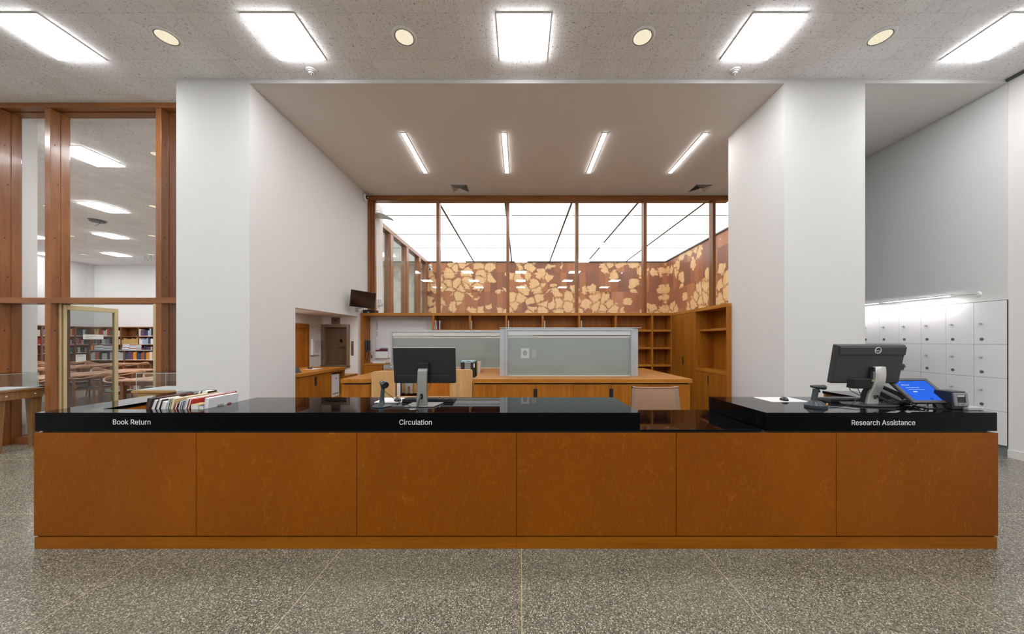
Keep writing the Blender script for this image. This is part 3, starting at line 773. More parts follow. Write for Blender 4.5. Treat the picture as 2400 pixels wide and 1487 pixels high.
# ------------------------------------------------------------------ book truck and returned books
zb0 = 0.86
bt = thing('book_truck', 'wooden book truck standing in the gap of the Book Return counter', 'book truck', (-3.03, 2.93, 0))
MB().box(-3.40, -2.655, 2.735, 3.15, zb0 - 0.02, zb0).build('shelf', 'cherry_x', bt, world=True)
MB().box(-3.40, -2.655, 2.735, 3.15, 0.30, 0.32).build('shelf', 'cherry_x', bt, world=True)
for x in (-3.40, -2.675):
    MB().box(x, x + 0.02, 2.735, 3.15, 0.10, zb0 + 0.06).build('side_panel', 'cherry', bt, world=True)
for x in (-3.36, -2.70):
    for y in (2.78, 3.10): MB().lathe([(0.0, 0), (0.02, 0.005), (0.02, 0.1), (0, 0.1)], (x, y, 0), 12).build('castor', 'black', bt, world=True)
def bookcol(name, c, rough=0.5): return plain(name, c, rough, var=0.05)
BC = {'navy': bookcol('navy cover', rgb(44, 46, 70)), 'white': bookcol('white cover', rgb(222, 222, 224)), 'cream': bookcol('cream cover', rgb(226, 200, 140)),
      'brown': bookcol('brown cover', rgb(70, 48, 46)), 'red': bookcol('red cover', rgb(168, 34, 36)), 'green': bookcol('green cover', rgb(70, 92, 58)),
      'slate blue': bookcol('slate blue cover', rgb(60, 70, 88)), 'grey': bookcol('grey cover', rgb(120, 120, 124)), 'black': bookcol('black cover', rgb(34, 36, 36)),
      'pale blue': bookcol('pale blue cover', rgb(160, 176, 196)), 'dark green': bookcol('dark green cover', rgb(40, 66, 56)), 'dark red': bookcol('dark red cover', rgb(110, 30, 40)),
      'tan': bookcol('tan cover', rgb(186, 152, 92)), 'orange': bookcol('orange cover', rgb(226, 146, 30)), 'purple': bookcol('purple cover', rgb(100, 60, 92)),
      'teal': bookcol('teal cover', rgb(48, 98, 102)), 'light grey': bookcol('light grey cover', rgb(168, 170, 172)), 'blue': bookcol('blue cover', rgb(44, 78, 120)),
      'rust': bookcol('rust cover', rgb(150, 86, 62)), 'beige': bookcol('beige cover', rgb(206, 196, 172))}
mm = NT('mottled picture cover'); nz = mm.noise(mm.coord(), 22, 4)
mm.bsdf(mm.ramp(nz.outputs[0], [(0.35, rgb(40, 40, 56)), (0.5, rgb(84, 66, 60)), (0.6, rgb(150, 96, 60)), (0.68, rgb(90, 80, 80))]), 0.4); BC['mottled'] = mm.m
def tbook(px, wpx, py, col, L, label, lean=17.0, yoff=0.0, pages='paper'):
    """a returned book on end in the truck: fore-edge towards the visitor, leaning right"""
    d = 2.745 + yoff
    dd = 2.712 + yoff
    x = PX(px, dd); th = wpx * dd / F
    top = HC - (py - VY) * dd / F
    h = (top - zb0) / math.cos(math.radians(lean))
    x -= math.tan(math.radians(lean)) * (ZD - zb0)
    t = thing('book', label, 'book', (x, d, zb0 + 0.0005), 'returned books', (0, math.radians(lean), 0))
    c = min(0.004, th * 0.14)
    MB().box(c, th - c, 0.004, L - 0.006, 0.003, h - 0.003).build('page_block', BC['mottled'] if pages == 'cover_dark' else pages, t)
    MB().box(0, c, 0, L, 0, h).box(th - c, th, 0, L, 0, h).box(c, th - c, L - 0.006, L, 0, h).build('cover', BC[col] if isinstance(col, str) else col, t, 0.0008)
    return t
tbook(331, 9, 936, 'mottled', 0.36, 'tall atlas with mottled dark picture cover, leftmost of the returned books', 9, 0, 'cover_dark')
tbook(342.5, 10, 939, 'brown', 0.13, 'white-edged book with thin brown cover, second from left on the truck', 20)
tbook(354, 9, 936.5, 'brown', 0.16, 'cream-edged book with dark brown cover, third from left on the truck', 18)
tbook(367, 10.5, 943, 'white', 0.08, 'small low white book before the dark brown cover', 15)
tbook(379.5, 3.6, 936.5, 'white', 0.10, 'slim white book between the small white and the green one', 14)
tbook(384, 3.8, 937, 'green', 0.12, 'slim book with green cover beside the big cream cover', 14)
tbook(389, 6, 936, 'cream', 0.39, 'long book with broad cream cover in the middle of the truck', 14)
tbook(398.5, 5.0, 946.5, 'red', 0.06, 'small low red book before the cream cover', 16)
tbook(406, 6.0, 942, 'slate blue', 0.09, 'slate blue book right of the small red one', 16)
tbook(413, 3.2, 941, 'pale blue', 0.13, 'slim pale blue book right of the slate blue one', 14)
tbook(417, 3.2, 943, 'black', 0.08, 'slim black book left of the white-edged red pair', 14)
tbook(421, 6.2, 936, 'white', 0.33, 'tall white-edged book leaning against the big red cover', 15)
tbook(428.8, 5.2, 937.5, 'red', 0.44, 'long red book with broad red cover right of the white-edged one', 15)
for i, (px, py, w, hp, ln, col, lb) in enumerate([(439, 960.3, 17.5, 9.5, 0.09, 'cream', 'small cream paperback tilted in front of the big red cover'), (457, 960.3, 11, 6, 0.07, 'blue', 'small blue and white booklet low beside the big white book')]):
    x = PX(px, 2.712); wd = w * 2.712 / F; hh = hp * 2.712 / F
    t = thing('book', lb, 'book', (x, 2.745, ZD - 0.14), 'returned books')
    MB().box(0, wd, 0, ln, 0.0, 0.14 + hh - 0.003).build('page_block', 'paper', t)
    MB().box(-0.002, wd + 0.002, -0.001, ln + 0.002, 0.14 + hh - 0.003, 0.14 + hh).box(-0.003, 0.0, 0, ln, 0.0, 0.14 + hh).box(wd, wd + 0.003, 0, ln, 0, 0.14 + hh).build('cover', BC[col], t)
    t.location.z = zb0 + 0.0005; WL[t.name] = Vector(t.location)
    k = (ZD - 0.14) - zb0
    for c in children(t):
        for v in c.data.vertices:
            if v.co.z > 0.02: v.co.z += k
wb = tbook(468.5, 10, 935.2, 'white', 0.29, 'big white book with a round brown picture on its cover, rightmost of the returned books', 7)
c0 = [c for c in children(wb) if c.name.startswith('cover')][0]
th = 10 * 2.712 / F
MB().lathe([(0.0, 0.0006), (0.025, 0.0006), (0.03, 0.0)], n=14, mat=TR(th, 0.20, 0.205) @ Matrix.Rotation(PI / 2, 4, 'Y') @ Matrix.Diagonal((0.85, 1.0, 1, 1))).build('cover_picture', BC['rust'], c0)
gm = NT('printed block'); gnz = gm.noise(gm.coord(), 160, 2); gm.bsdf(gm.ramp(gnz.outputs[0], [(0.42, rgb(70, 66, 62)), (0.58, rgb(190, 186, 180))]), 0.5)
MB().box(th, th + 0.0006, 0.085, 0.145, 0.19, 0.23).build('cover_print', gm.m, c0)
tbook(460, 16, 917.5, 'black', 0.09, 'large black book at the back of the truck', 8, 0.29)
tbook(453, 5, 920, 'white', 0.09, 'white book against the black one at the back of the truck', 8, 0.29)

# ================================================================== things on the counters
def monitor_back(t, w, h, z0, tilt, y, curve=True):
    """panel with a bulging rear housing; back towards -Y"""
    mt = TR(0, y, z0) @ Matrix.Rotation(math.radians(tilt), 4, 'X')
    return mt
# --- slim monitor at Circulation
dm = 2.86; xm = PX(990, dm)
t = thing('monitor', 'slim black monitor on a silver square-footed stand at Circulation, seen from behind', 'monitor', (xm, dm, ZD + 0.0006))
mt = TR(0, 0.08, 0.185) @ Matrix.Rotation(math.radians(7), 4, 'X')
pw, ph = 0.277, 0.318
rg = []
for z, k in ((0.0, 0.985), (0.012, 1.0), (ph - 0.006, 1.0), (ph, 0.995)):
    rg.append([mt @ Vector(p) for p in ((-pw * k, 0.016, z), (pw * k, 0.016, z), (pw * k, 0.004, z), (pw * k - 0.02, -0.004, z), (-pw * k + 0.02, -0.004, z), (-pw * k, 0.004, z))])
MB().loft(rg, False).build('housing', 'black', t, 0.002)
MB().prism([(-0.21, -0.02), (0.21, -0.02), (0.245, -0.004), (-0.245, -0.004)], 0.004, 0.075, mt).build('lower_housing', 'black', t, 0.003)
MB().box(-0.276, 0.276, 0.0, 0.017, ph + 0.0005, ph + 0.003, mt).build('top_edge', 'silver', t)
MB().box(-0.272, 0.272, 0.0165, 0.018, 0.01, ph - 0.006, mt).build('screen', 'black_gloss', t)
MB().box(-0.045, 0.045, -0.035, -0.004, 0.10, 0.19, mt).build('mount_plate', 'black', t, 0.004)
rg = []
for i, (z, y0) in enumerate(((0.010, -0.030), (0.12, -0.026), (0.24, -0.018), (0.30, -0.012), (0.318, 0.004), (0.322, 0.022))):
    a = 0.042 + (0.006 if i == 0 else 0)
    rg.append([(-a, y0 + 0.006, z), (-a + 0.008, y0, z), (a - 0.008, y0, z), (a, y0 + 0.006, z), (a, y0 + 0.035, z), (-a, y0 + 0.035, z)])
MB().loft(rg, False).build('stand_column', 'silver_dark', t, 0.004)
MB().ring(0.012, 0.003, (0, 0, 0), 20, 8, TR(0.001, -0.0285, 0.085) @ Matrix.Rotation(PI / 2, 4, 'X') @ Matrix.Diagonal((1, 1.7, 1, 1))).lathe([(0, 0), (0.011, 0)], n=16, cap=False, mat=TR(0.001, -0.0290, 0.085) @ Matrix.Rotation(PI / 2, 4, 'X') @ Matrix.Diagonal((1, 1.7, 1, 1))).build('cable_hole', 'black_gloss', t)
MB().prism([(-0.135, -0.075), (0.118, -0.075), (0.160, 0.11), (-0.118, 0.11)], 0.0, 0.010).build('stand_foot', 'silver_dark', t, 0.003)
for sx in (-1, 1):
    MB().tube([mt @ Vector((sx * 0.075, -0.012, 0.04)), mt @ Vector((sx * 0.062, -0.035, 0.005)), Vector((sx * 0.045, 0.02, 0.14)), Vector((sx * 0.03, 0.012, 0.11))], 0.0025).build('cable', 'charcoal', t)
g = thing('cable_grommet', 'round grey cable grommet in the black counter before the monitor', 'cable grommet', (PX(968, 2.72), 2.715, ZD + 0.0004))
MB().lathe([(0.0, 0.002), (0.027, 0.002), (0.030, 0.0)], n=24).build('cap', 'grey', g)
cb = MB()
gx, gy = PX(970, 2.72), 2.72
for q in range(3):
    cb.tube([(xm + 0.004 * q - 0.004, dm - 0.031, ZD + 0.088), (xm - 0.015 + 0.004 * q, dm - 0.06, ZD + 0.055), (gx + 0.02 + 0.004 * q, gy + 0.03, ZD + 0.02), (gx + 0.003 * q, gy + 0.005, ZD + 0.0055)], 0.0038)
tag(cb.build('cable_bundle', 'black', None), 'black cables running from the silver stand into the counter grommet', 'cable')
# --- barcode scanner in a round-footed cradle
ds = 2.83; xs_ = PX(895, ds)
t = thing('barcode_scanner', 'black barcode scanner upright in a round-footed cradle left of the Circulation monitor', 'barcode scanner', (xs_, ds, ZD + 0.0006))
MB().lathe([(0.0, 0.0), (0.076, 0.0), (0.077, 0.006), (0.060, 0.013), (0.030, 0.018), (0, 0.019)], n=32).build('foot', 'slate', t)
rg = []
for z, r, ox, oy in ((0.014, 0.036, 0, 0), (0.03, 0.024, 0.0, 0), (0.06, 0.019, 0.001, 0.0), (0.11, 0.0165, 0.004, 0.002), (0.15, 0.0165, 0.007, 0.004), (0.175, 0.020, 0.008, 0.004)):
    rg.append([(ox + r * math.cos(a), oy + r * 0.8 * math.sin(a), z) for a in [2 * PI * k / 14 for k in range(14)]])
MB().loft(rg).build('cradle_stem', 'slate', t)
hm = TR(0.014, 0.0, 0.193) @ Matrix.Rotation(math.radians(24), 4, 'Y') @ Matrix.Rotation(math.radians(-35), 4, 'Z')
MB().loft([[hm @ Vector((x, r * math.cos(a), r * 0.92 * math.sin(a))) for a in [2 * PI * k / 14 for k in range(14)]] for x, r in ((-0.032, 0.012), (-0.028, 0.024), (-0.01, 0.029), (0.014, 0.031), (0.030, 0.034), (0.036, 0.031))]).build('scanner_head', 'black_gloss', t)
MB().lathe([(0, 0.0), (0.027, 0.0)], n=16, cap=False, mat=hm @ TR(0.0365, 0, 0) @ Matrix.Rotation(PI / 2, 4, 'Y')).build('scan_window', 'black_gloss', t)
MB().ring(0.027, 0.003, (0, 0, 0), 22, 6, hm @ TR(-0.006, 0, 0) @ Matrix.Rotation(PI / 2, 4, 'Y')).build('trim_band', 'silver', t)
w = lambda x, y, z: (x, y, z)
cbl = MB().tube([(xs_ + 0.004, ds - 0.03, ZD + 0.190), (xs_ + 0.02, ds - 0.045, ZD + 0.155), (xs_ + 0.10, ds - 0.06, ZD + 0.10), (xs_ + 0.17, ds - 0.08, ZD + 0.055), (gx - 0.04, gy + 0.02, ZD + 0.02), (gx - 0.012, gy - 0.002, ZD + 0.0045)], 0.0028)
tag(cbl.build('scanner_cable', 'black', None), 'thin black cable from the upright scanner down to the counter grommet', 'cable')
# --- keyboards, mice, mouse pads
def keyboard(x, y, wd, dp, label):
    t = thing('keyboard', label, 'keyboard', (x, y, ZD + 0.0006), 'keyboards on the counter')
    MB().add([(-wd / 2, -dp / 2, 0.0), (wd / 2, -dp / 2, 0), (wd / 2, dp / 2, 0), (-wd / 2, dp / 2, 0), (-wd / 2 + 0.003, -dp / 2, 0.030), (wd / 2 - 0.003, -dp / 2, 0.030), (wd / 2 - 0.003, dp / 2, 0.014), (-wd / 2 + 0.003, dp / 2, 0.014)],
             [(0, 3, 2, 1), (4, 5, 6, 7), (0, 1, 5, 4), (1, 2, 6, 5), (2, 3, 7, 6), (3, 0, 4, 7)]).build('case', 'black', t, 0.003)
    k = MB()
    for r in range(6):
        n = 20
        for c in range(n):
            if c in (14, 17) : continue
            xx = -wd / 2 + 0.012 + (wd - 0.024) * (c + 0.5) / n; yy = -dp / 2 + 0.015 + (dp - 0.03) * (r + 0.5) / 6
            zz = 0.030 - 0.016 * (yy + dp / 2) / dp
            k.add([(xx - 0.008, yy - 0.008, zz), (xx + 0.008, yy - 0.008, zz), (xx + 0.008, yy + 0.008, zz), (xx - 0.008, yy + 0.008, zz),
                   (xx - 0.006, yy - 0.006, zz + 0.008), (xx + 0.006, yy - 0.006, zz + 0.008), (xx + 0.006, yy + 0.006, zz + 0.008), (xx - 0.006, yy + 0.006, zz + 0.008)],
                  [(4, 5, 6, 7), (0, 1, 5, 4), (1, 2, 6, 5), (2, 3, 7, 6), (3, 0, 4, 7)])
    o = k.build('keys', 'charcoal', t); return t
keyboard(PX(1007, 3.08), 3.09, 0.47, 0.16, 'black keyboard behind the silver stand at Circulation')
keyboard(PX(1988, 3.06), 3.07, 0.46, 0.16, 'black keyboard behind the tall silver stand at Research Assistance')
def mouse(x, y, label, rz=0):
    t = thing('computer_mouse', label, 'computer mouse', (x, y, ZD + 0.004), 'mice on the counter', (0, 0, rz))
    rg = []
    for k in range(9):
        u = k / 8; yy = -0.055 + 0.11 * u; s = math.sin(PI * (0.06 + 0.88 * u)) ** 0.5
        wv = 0.033 * s; hv = 0.036 * s * (1.0 - 0.25 * u)
        rg.append([(wv * math.cos(a), yy, max(0.0, hv * math.sin(a))) for a in [PI * q / 8 for q in range(9)]])
    MB().loft(rg).build('shell', 'black_gloss', t)
    MB().lathe([(0.0, -0.003), (0.008, -0.003), (0.008, 0.003), (0, 0.003)], n=12, mat=TR(0, 0.03, 0.0275) @ Matrix.Rotation(PI / 2, 4, 'Y')).build('scroll_wheel', 'grey', t)
    return t
def pad(px0, px1, y0, y1, label):
    ym = (y0 + y1) / 2
    xa, xb = PX(px0, ym), PX(px1, ym)
    r = 0.018; pl = []
    for cx, cy, a0 in ((xb - r, y1 - r, 0), (xa + r, y1 - r, 90), (xa + r, y0 + r, 180), (xb - r, y0 + r, 270)):
        pl += [(cx + r * math.cos(math.radians(a0 + q * 30)), cy + r * math.sin(math.radians(a0 + q * 30))) for q in range(4)]
    t = MB().prism(pl, ZD + 0.0005, ZD + 0.0035).build('mouse_pad', 'white', None)
    tag(t, label, 'mouse pad', 'mouse pads'); return t
pad(889, 951, 2.99, 3.24, 'white mouse pad under the mouse at Circulation')
mouse(PX(931, 3.06), 3.07, 'glossy black mouse on the white pad at Circulation', 0.5)
pad(1786, 1872, 3.02, 3.27, 'white mouse pad left of the slate scanner at Research Assistance')
mouse(PX(1840, 3.09), 3.10, 'glossy black mouse on the white pad at Research Assistance', -0.4)
# --- monitor with curved stand at Research Assistance
dm = 2.88; xm = PX(2048, dm)
t = thing('monitor', 'thick black monitor with round white emblem on a curved silver stand at Research Assistance', 'monitor', (xm, dm, ZD + 0.0006))
mt = TR(PX(2030, 2.88) - xm, 0.02, 0.190) @ Matrix.Rotation(math.radians(10), 4, 'X')
pw, ph = 0.297, 0.345
rg = []
for y, k, kz in ((0.035, 1.0, 0.0), (0.0, 1.0, 0.0), (-0.012, 0.985, 0.006), (-0.016, 0.96, 0.014)):
    rg.append([mt @ Vector(p) for p in ((-pw * k, y, kz), (pw * k, y, kz), (pw * k, y, ph - kz), (-pw * k, y, ph - kz))])
MB().loft(rg, False).build('housing', 'charcoal', t, 0.005)
MB().prism([(-0.285, -0.030), (0.285, -0.030), (0.285, -0.0165), (-0.285, -0.0165)], 0.26, ph - 0.014, mt).build('rear_cover', 'charcoal', t, 0.006)
MB().box(-0.285, 0.285, 0.0355, 0.037, 0.014, ph - 0.012, mt).build('screen', 'black_gloss', t)
MB().prism([(-0.135, -0.052), (0.10, -0.052), (0.13, -0.012), (-0.165, -0.012)], -0.035, 0.055, mt).build('connector_bay', 'black', t, 0.006)
lg = TR(0.038, -0.0305, 0.302); em = mt @ lg @ RX90
r_ = MB().ring(0.026, 0.0026, (0, 0, 0), 32, 8, em).build('emblem_ring', 'white', t)
text('emblem_lettering', 'DELL', 0.021, 'white', r_, em @ TR(-0.0205, -0.0075, 0.0005), 0.0008, world=False, width=0.041, bold=0.0006)
MB().box(0.03, 0.065, -0.0545, -0.052, -0.012, 0.004, mt).build('label_sticker', 'paper', t)
MB().box(0.010, 0.035, -0.0545, -0.052, 0.03, 0.05, mt).build('connector', 'brass', t, 0.002)
cx = 0.0
rg = []
for z, ox, oy, a in ((0.014, -0.010, -0.01, 0.049), (0.06, -0.009, -0.013, 0.047), (0.11, -0.006, -0.022, 0.046), (0.16, 0.0, -0.042, 0.045), (0.21, 0.004, -0.056, 0.045), (0.27, 0.005, -0.062, 0.045), (0.335, 0.004, -0.060, 0.045), (0.342, 0.004, -0.055, 0.042)):
    rg.append([(ox - a, oy + 0.008, z), (ox - a + 0.008, oy, z), (ox + a - 0.008, oy, z), (ox + a, oy + 0.008, z), (ox + a, oy + 0.03, z), (ox - a, oy + 0.03, z)])
MB().loft(rg, True).build('stand_column', 'silver', t)
rg = []
for z, ox, oy in ((0.02, -0.04, 0.02), (0.11, -0.036, 0.006), (0.16, -0.03, -0.013), (0.21, -0.028, -0.027), (0.27, -0.026, -0.032), (0.335, -0.026, -0.03)):
    rg.append([(ox - 0.035, oy, z), (ox + 0.05, oy, z), (ox + 0.05, oy + 0.03, z), (ox - 0.035, oy + 0.03, z)])
MB().loft(rg, False).build('stand_spine', 'black', t)
MB().box(-0.05, 0.06, -0.05, 0.03, 0.30, 0.335).build('tilt_arm', 'black', t, 0.006)
MB().lathe([(0, 0), (0.020, 0)], n=18, cap=False, mat=TR(-0.005, -0.0185, 0.085) @ Matrix.Rotation(PI / 2, 4, 'X') @ Matrix.Diagonal((0.8, 1.5, 1, 1))).build('cable_hole', 'black_gloss', t)
pl = [(-0.26, 0.02), (-0.18, -0.07), (-0.06, -0.10), (0.07, -0.10), (0.16, -0.06), (0.20, 0.02), (0.16, 0.12), (-0.2, 0.12)]
MB().prism(pl, 0.0, 0.014).build('stand_foot', 'charcoal', t, 0.004)
xr = pw * 0.97
MB().box(xr - 0.002, xr + 0.028, -0.012, 0.01, 0.12, 0.175, mt).build('side_hook', 'charcoal', t, 0.004)
# --- slate hand scanner on its dock
d = 2.80; x = PX(1912, d)
t = thing('barcode_scanner', 'slate hand-held scanner standing in its domed dock at Research Assistance', 'barcode scanner', (x, d, ZD + 0.0006))
rg = []
for z, rx, ry, ox in ((0.0, 0.082, 0.07, 0), (0.014, 0.083, 0.071, 0), (0.018, 0.076, 0.064, 0), (0.035, 0.062, 0.052, 0), (0.052, 0.040, 0.036, -0.008), (0.06, 0.026, 0.024, -0.012)):
    rg.append([(ox + rx * math.cos(a), ry * math.sin(a), z) for a in [2 * PI * k / 24 for k in range(24)]])
MB().loft(rg).build('dock', 'slate', t)
MB().ring(0.080, 0.003, (0, 0, 0.016), 28, 6, Matrix.Diagonal((1, 0.86, 1, 1))).build('dock_seam', 'black', t)
MB().ball((0.055, -0.045, 0.034), 0.006, 0.005, 0.008).build('indicator', 'orange_led', t)
rg = []
for z, ox, rx, ry in ((0.048, -0.016, 0.024, 0.020), (0.09, -0.010, 0.023, 0.019), (0.13, -0.002, 0.022, 0.019), (0.155, 0.004, 0.026, 0.021)):
    rg.append([(ox + rx * math.cos(a), ry * math.sin(a), z) for a in [2 * PI * k / 16 for k in range(16)]])
MB().loft(rg).build('handle', 'slate', t)
hm = TR(0.012, 0, 0.172) @ Matrix.Rotation(math.radians(5), 4, 'Y')
rg = []
for xx, ry, rz in ((-0.054, 0.010, 0.007), (-0.046, 0.022, 0.011), (-0.01, 0.027, 0.016), (0.03, 0.025, 0.018), (0.056, 0.024, 0.022), (0.066, 0.020, 0.019)):
    rg.append([hm @ Vector((xx, ry * math.cos(a), rz * math.sin(a))) for a in [2 * PI * k / 16 for k in range(16)]])
MB().loft(rg).build('scanner_head', 'slate', t)
MB().box(-0.002, 0.02, -0.008, 0.008, 0.0165, 0.019, hm).build('button', 'orange_led', t, 0.002)
MB().tube([(0.020, -0.005, 0.152), (0.030, -0.005, 0.138), (0.026, -0.005, 0.125)], 0.005).build('trigger', 'black', t)
# --- tablet kiosk
d = 2.76; x = PX(2184, d)
t = thing('tablet_kiosk', 'tablet in a dark tilted holder showing a blue welcome screen at Research Assistance', 'tablet', (x, d, ZD + 0.0006))
A = Vector((0, 0.0, 0.042)); th = math.radians(41.5)
mt = TR(0, -0.02, 0.046) @ Matrix.Rotation(th, 4, 'X')      # local: x right, y up the slope, z out of the face
W2, Hh = 0.176, 0.272
fr = MB().box(-W2, W2, 0, 0.026, -0.012, 0.004, mt).box(-W2, W2, Hh - 0.026, Hh, -0.012, 0.004, mt).box(-W2, -W2 + 0.030, 0.026, Hh - 0.026, -0.012, 0.004, mt).box(W2 - 0.030, W2, 0.026, Hh - 0.026, -0.012, 0.004, mt)
fr.build('holder_frame', 'dgrey', t, 0.002)
MB().box(-W2 + 0.004, W2 - 0.004, 0.004, Hh - 0.004, -0.022, -0.0122, mt).build('holder_back', 'black', t)
MB().box(-0.03, 0.03, Hh - 0.031, Hh - 0.0262, -0.004, 0.003, mt).build('camera_notch', 'black', t)
sc_ = MB().box(-W2 + 0.031, W2 - 0.031, 0.027, Hh - 0.027, -0.012, -0.002, mt).build('screen', 'blue', t)
for ln, xx, yy, sz, bd in (('LIBRARY', -0.112, 0.226, 0.008, 0), ('Welcome!', -0.108, 0.192, 0.021, 0.0007), ('Please check in here.', -0.092, 0.163, 0.0165, 0.0006), ('Scan the barcode on the back of your library card.', -0.088, 0.143, 0.0085, 0.0001)):
    text('screen_lettering', ln, sz, 'screen_text', sc_, mt @ TR(xx, yy, -0.0018), 0.0002, world=False, bold=bd)
MB().box(-0.068, -0.034, 0.118, 0.126, -0.002, -0.0015, mt).build('screen_button', 'screen_text', sc_)
MB().lathe([(0, 0), (0.012, 0)], n=18, cap=False, mat=mt @ TR(0.02, 0.045, -0.0018) @ Matrix.Diagonal((1, 0.8, 1, 1))).build('screen_mark', 'screen_dim', sc_)
MB().loft([[(xa, y, z), (xb, y, z), (xb, y + 0.006, z + 0.004), (xa, y + 0.006, z + 0.004)] for xa, xb, y, z in ((-0.012, 0.052, 0.035, 0.09), (-0.005, 0.055, -0.0, 0.055), (0.005, 0.060, -0.022, 0.03), (0.010, 0.066, -0.03, 0.008), (0.010, 0.066, -0.022, 0.0))], False).build('stand_strap', 'black', t)
MB().prism([(-0.075, -0.04), (0.075, -0.04), (0.075, 0.08), (-0.075, 0.08)], 0, 0.006).build('stand_foot', 'black', t, 0.002)
# --- card reader box, silver box, desk phone, cable tangle
d = 2.74; x = PX(2236, d)
t = thing('card_scanner', 'black and grey box scanner with dark window right of the tablet', 'scanner', (x, d, ZD + 0.0006))
MB().add([(-0.075, -0.045, 0), (0.075, -0.045, 0), (0.085, 0.09, 0), (-0.085, 0.09, 0), (-0.068, -0.030, 0.158), (0.070, -0.030, 0.158), (0.075, 0.085, 0.16), (-0.075, 0.085, 0.16)],
         [(0, 3, 2, 1), (4, 5, 6, 7), (0, 1, 5, 4), (1, 2, 6, 5), (2, 3, 7, 6), (3, 0, 4, 7)]).build('body', 'black', t, 0.006)
mt = TR(0, -0.0465, 0.032) @ Matrix.Rotation(math.radians(-5.4), 4, 'X')
MB().box(-0.066, -0.042, -0.008, 0.006, 0, 0.115, mt).box(0.042, 0.066, -0.008, 0.006, 0, 0.115, mt).box(-0.042, 0.042, -0.008, 0.006, 0.095, 0.115, mt).box(-0.042, 0.042, -0.012, 0.006, 0.0, 0.028, mt).build('front_bezel', 'grey', t, 0.003)
MB().box(-0.042, 0.042, -0.003, 0.004, 0.028, 0.095, mt).build('scan_window', 'black_gloss', t)
MB().box(-0.034, 0.034, -0.006, -0.003, 0.082, 0.094, mt).build('lamp_strip', 'alu_pale', t)
MB().box(-0.016, 0.016, -0.0135, -0.012, 0.012, 0.016, mt).build('badge', 'charcoal', t)
for c in children(t):
    for v in c.data.vertices: v.co.x *= 0.84; v.co.z *= 0.92
x = PX(2273, 2.70)
t = thing('connector_box', 'small flat silver box at the right end of the counter', 'box', (x, 2.70, ZD + 0.0006))
MB().box(-0.062, 0.062, -0.04, 0.045, 0.0, 0.024).build('case', 'alu', t, 0.003)
MB().lathe([(0, 0), (0.006, 0), (0.006, 0.002), (0, 0.002)], n=12, mat=TR(0.03, -0.0405, 0.014) @ Matrix.Rotation(PI / 2, 4, 'X')).build('screw', 'steel', t)
d = 3.0; x = PX(2092, d)
t = thing('desk_phone', 'black desk phone with slanted front between monitor stand and tablet', 'telephone', (x, d, ZD + 0.0006), None, (0, 0, 0.5))
MB().add([(-0.10, -0.09, 0), (0.10, -0.09, 0), (0.10, 0.09, 0), (-0.10, 0.09, 0), (-0.10, -0.085, 0.025), (0.10, -0.085, 0.025), (0.10, 0.085, 0.125), (-0.10, 0.085, 0.125)],
         [(0, 3, 2, 1), (4, 5, 6, 7), (0, 1, 5, 4), (1, 2, 6, 5), (2, 3, 7, 6), (3, 0, 4, 7)]).build('base', 'black', t, 0.006)
MB().tube([(-0.075, -0.09, 0.06), (-0.075, -0.06, 0.085), (-0.075, 0.04, 0.14), (-0.075, 0.085, 0.155)], [0.022, 0.017, 0.017, 0.024], 12).build('handset', 'black', t)
MB().box(-0.03, 0.08, -0.002, 0.0, 0.03, 0.08, TR(0, 0.02, 0.055) @ Matrix.Rotation(math.radians(-59.5), 4, 'X')).build('display', 'silver', t)
random.seed(11)
for i in range(7):
    pts = []; xx = PX(2082 + i * 9, 2.9); yy = 2.86 + 0.02 * (i % 3)
    for k in range(9):
        pts.append((xx + 0.02 * k * (1 if i % 2 else -0.4) + random.uniform(-0.02, 0.02), yy + 0.05 * math.sin(k * 1.1 + i) , ZD + 0.006 + 0.035 * abs(math.sin(k * 0.9 + i * 0.7))))
    o = MB().tube(pts, 0.003 + 0.001 * (i % 2), 6).build('loose_cable', 'black', None)
    tag(o, 'loose black cable in the tangle behind the tablet', 'cable', 'cable tangle behind the tablet')
mpt = MB()
for q in range(3): mpt.tube([(PX(2048, 2.88) + 0.01, 2.86, ZD + 0.09 - 0.006 * q), (PX(2048, 2.88) + 0.06, 2.84, ZD + 0.055 - 0.006 * q), (PX(2075, 2.86), 2.84, ZD + 0.028), (PX(2100, 2.86) + 0.02 * q, 2.83, ZD + 0.022 + 0.006 * q), (PX(2125, 2.86), 2.85, ZD + 0.008)], 0.0045)
tag(mpt.build('cable_bundle', 'black', None), 'thick black cables looping out of the curved silver stand', 'cable')
sl = MB().tube([(PX(1937, 2.78), 2.775, ZD + 0.006), (PX(1956, 2.80), 2.78, ZD + 0.0035), (PX(1985, 2.83), 2.80, ZD + 0.018), (PX(2008, 2.9), 2.9, ZD + 0.045), (PX(2030, 2.95), 2.95, ZD + 0.05)], 0.003)
tag(sl.build('scanner_cable', 'black', None), 'black cable rising from the slate scanner dock behind the monitor', 'cable')
hc = MB().tube([(PX(2000, 2.86), 2.89, ZD + 0.19), (PX(2006, 2.86), 2.91, ZD + 0.13), (PX(2022, 2.88), 2.93, ZD + 0.09), (PX(2035, 2.9), 2.95, ZD + 0.06)], 0.003)
hc.tube([(PX(2016, 2.86), 2.90, ZD + 0.175), (PX(2026, 2.88), 2.92, ZD + 0.11), (PX(2034, 2.9), 2.95, ZD + 0.05)], 0.003)
tag(hc.build('hanging_cable', 'black', None), 'black cables hanging from the back of the thick monitor', 'cable')
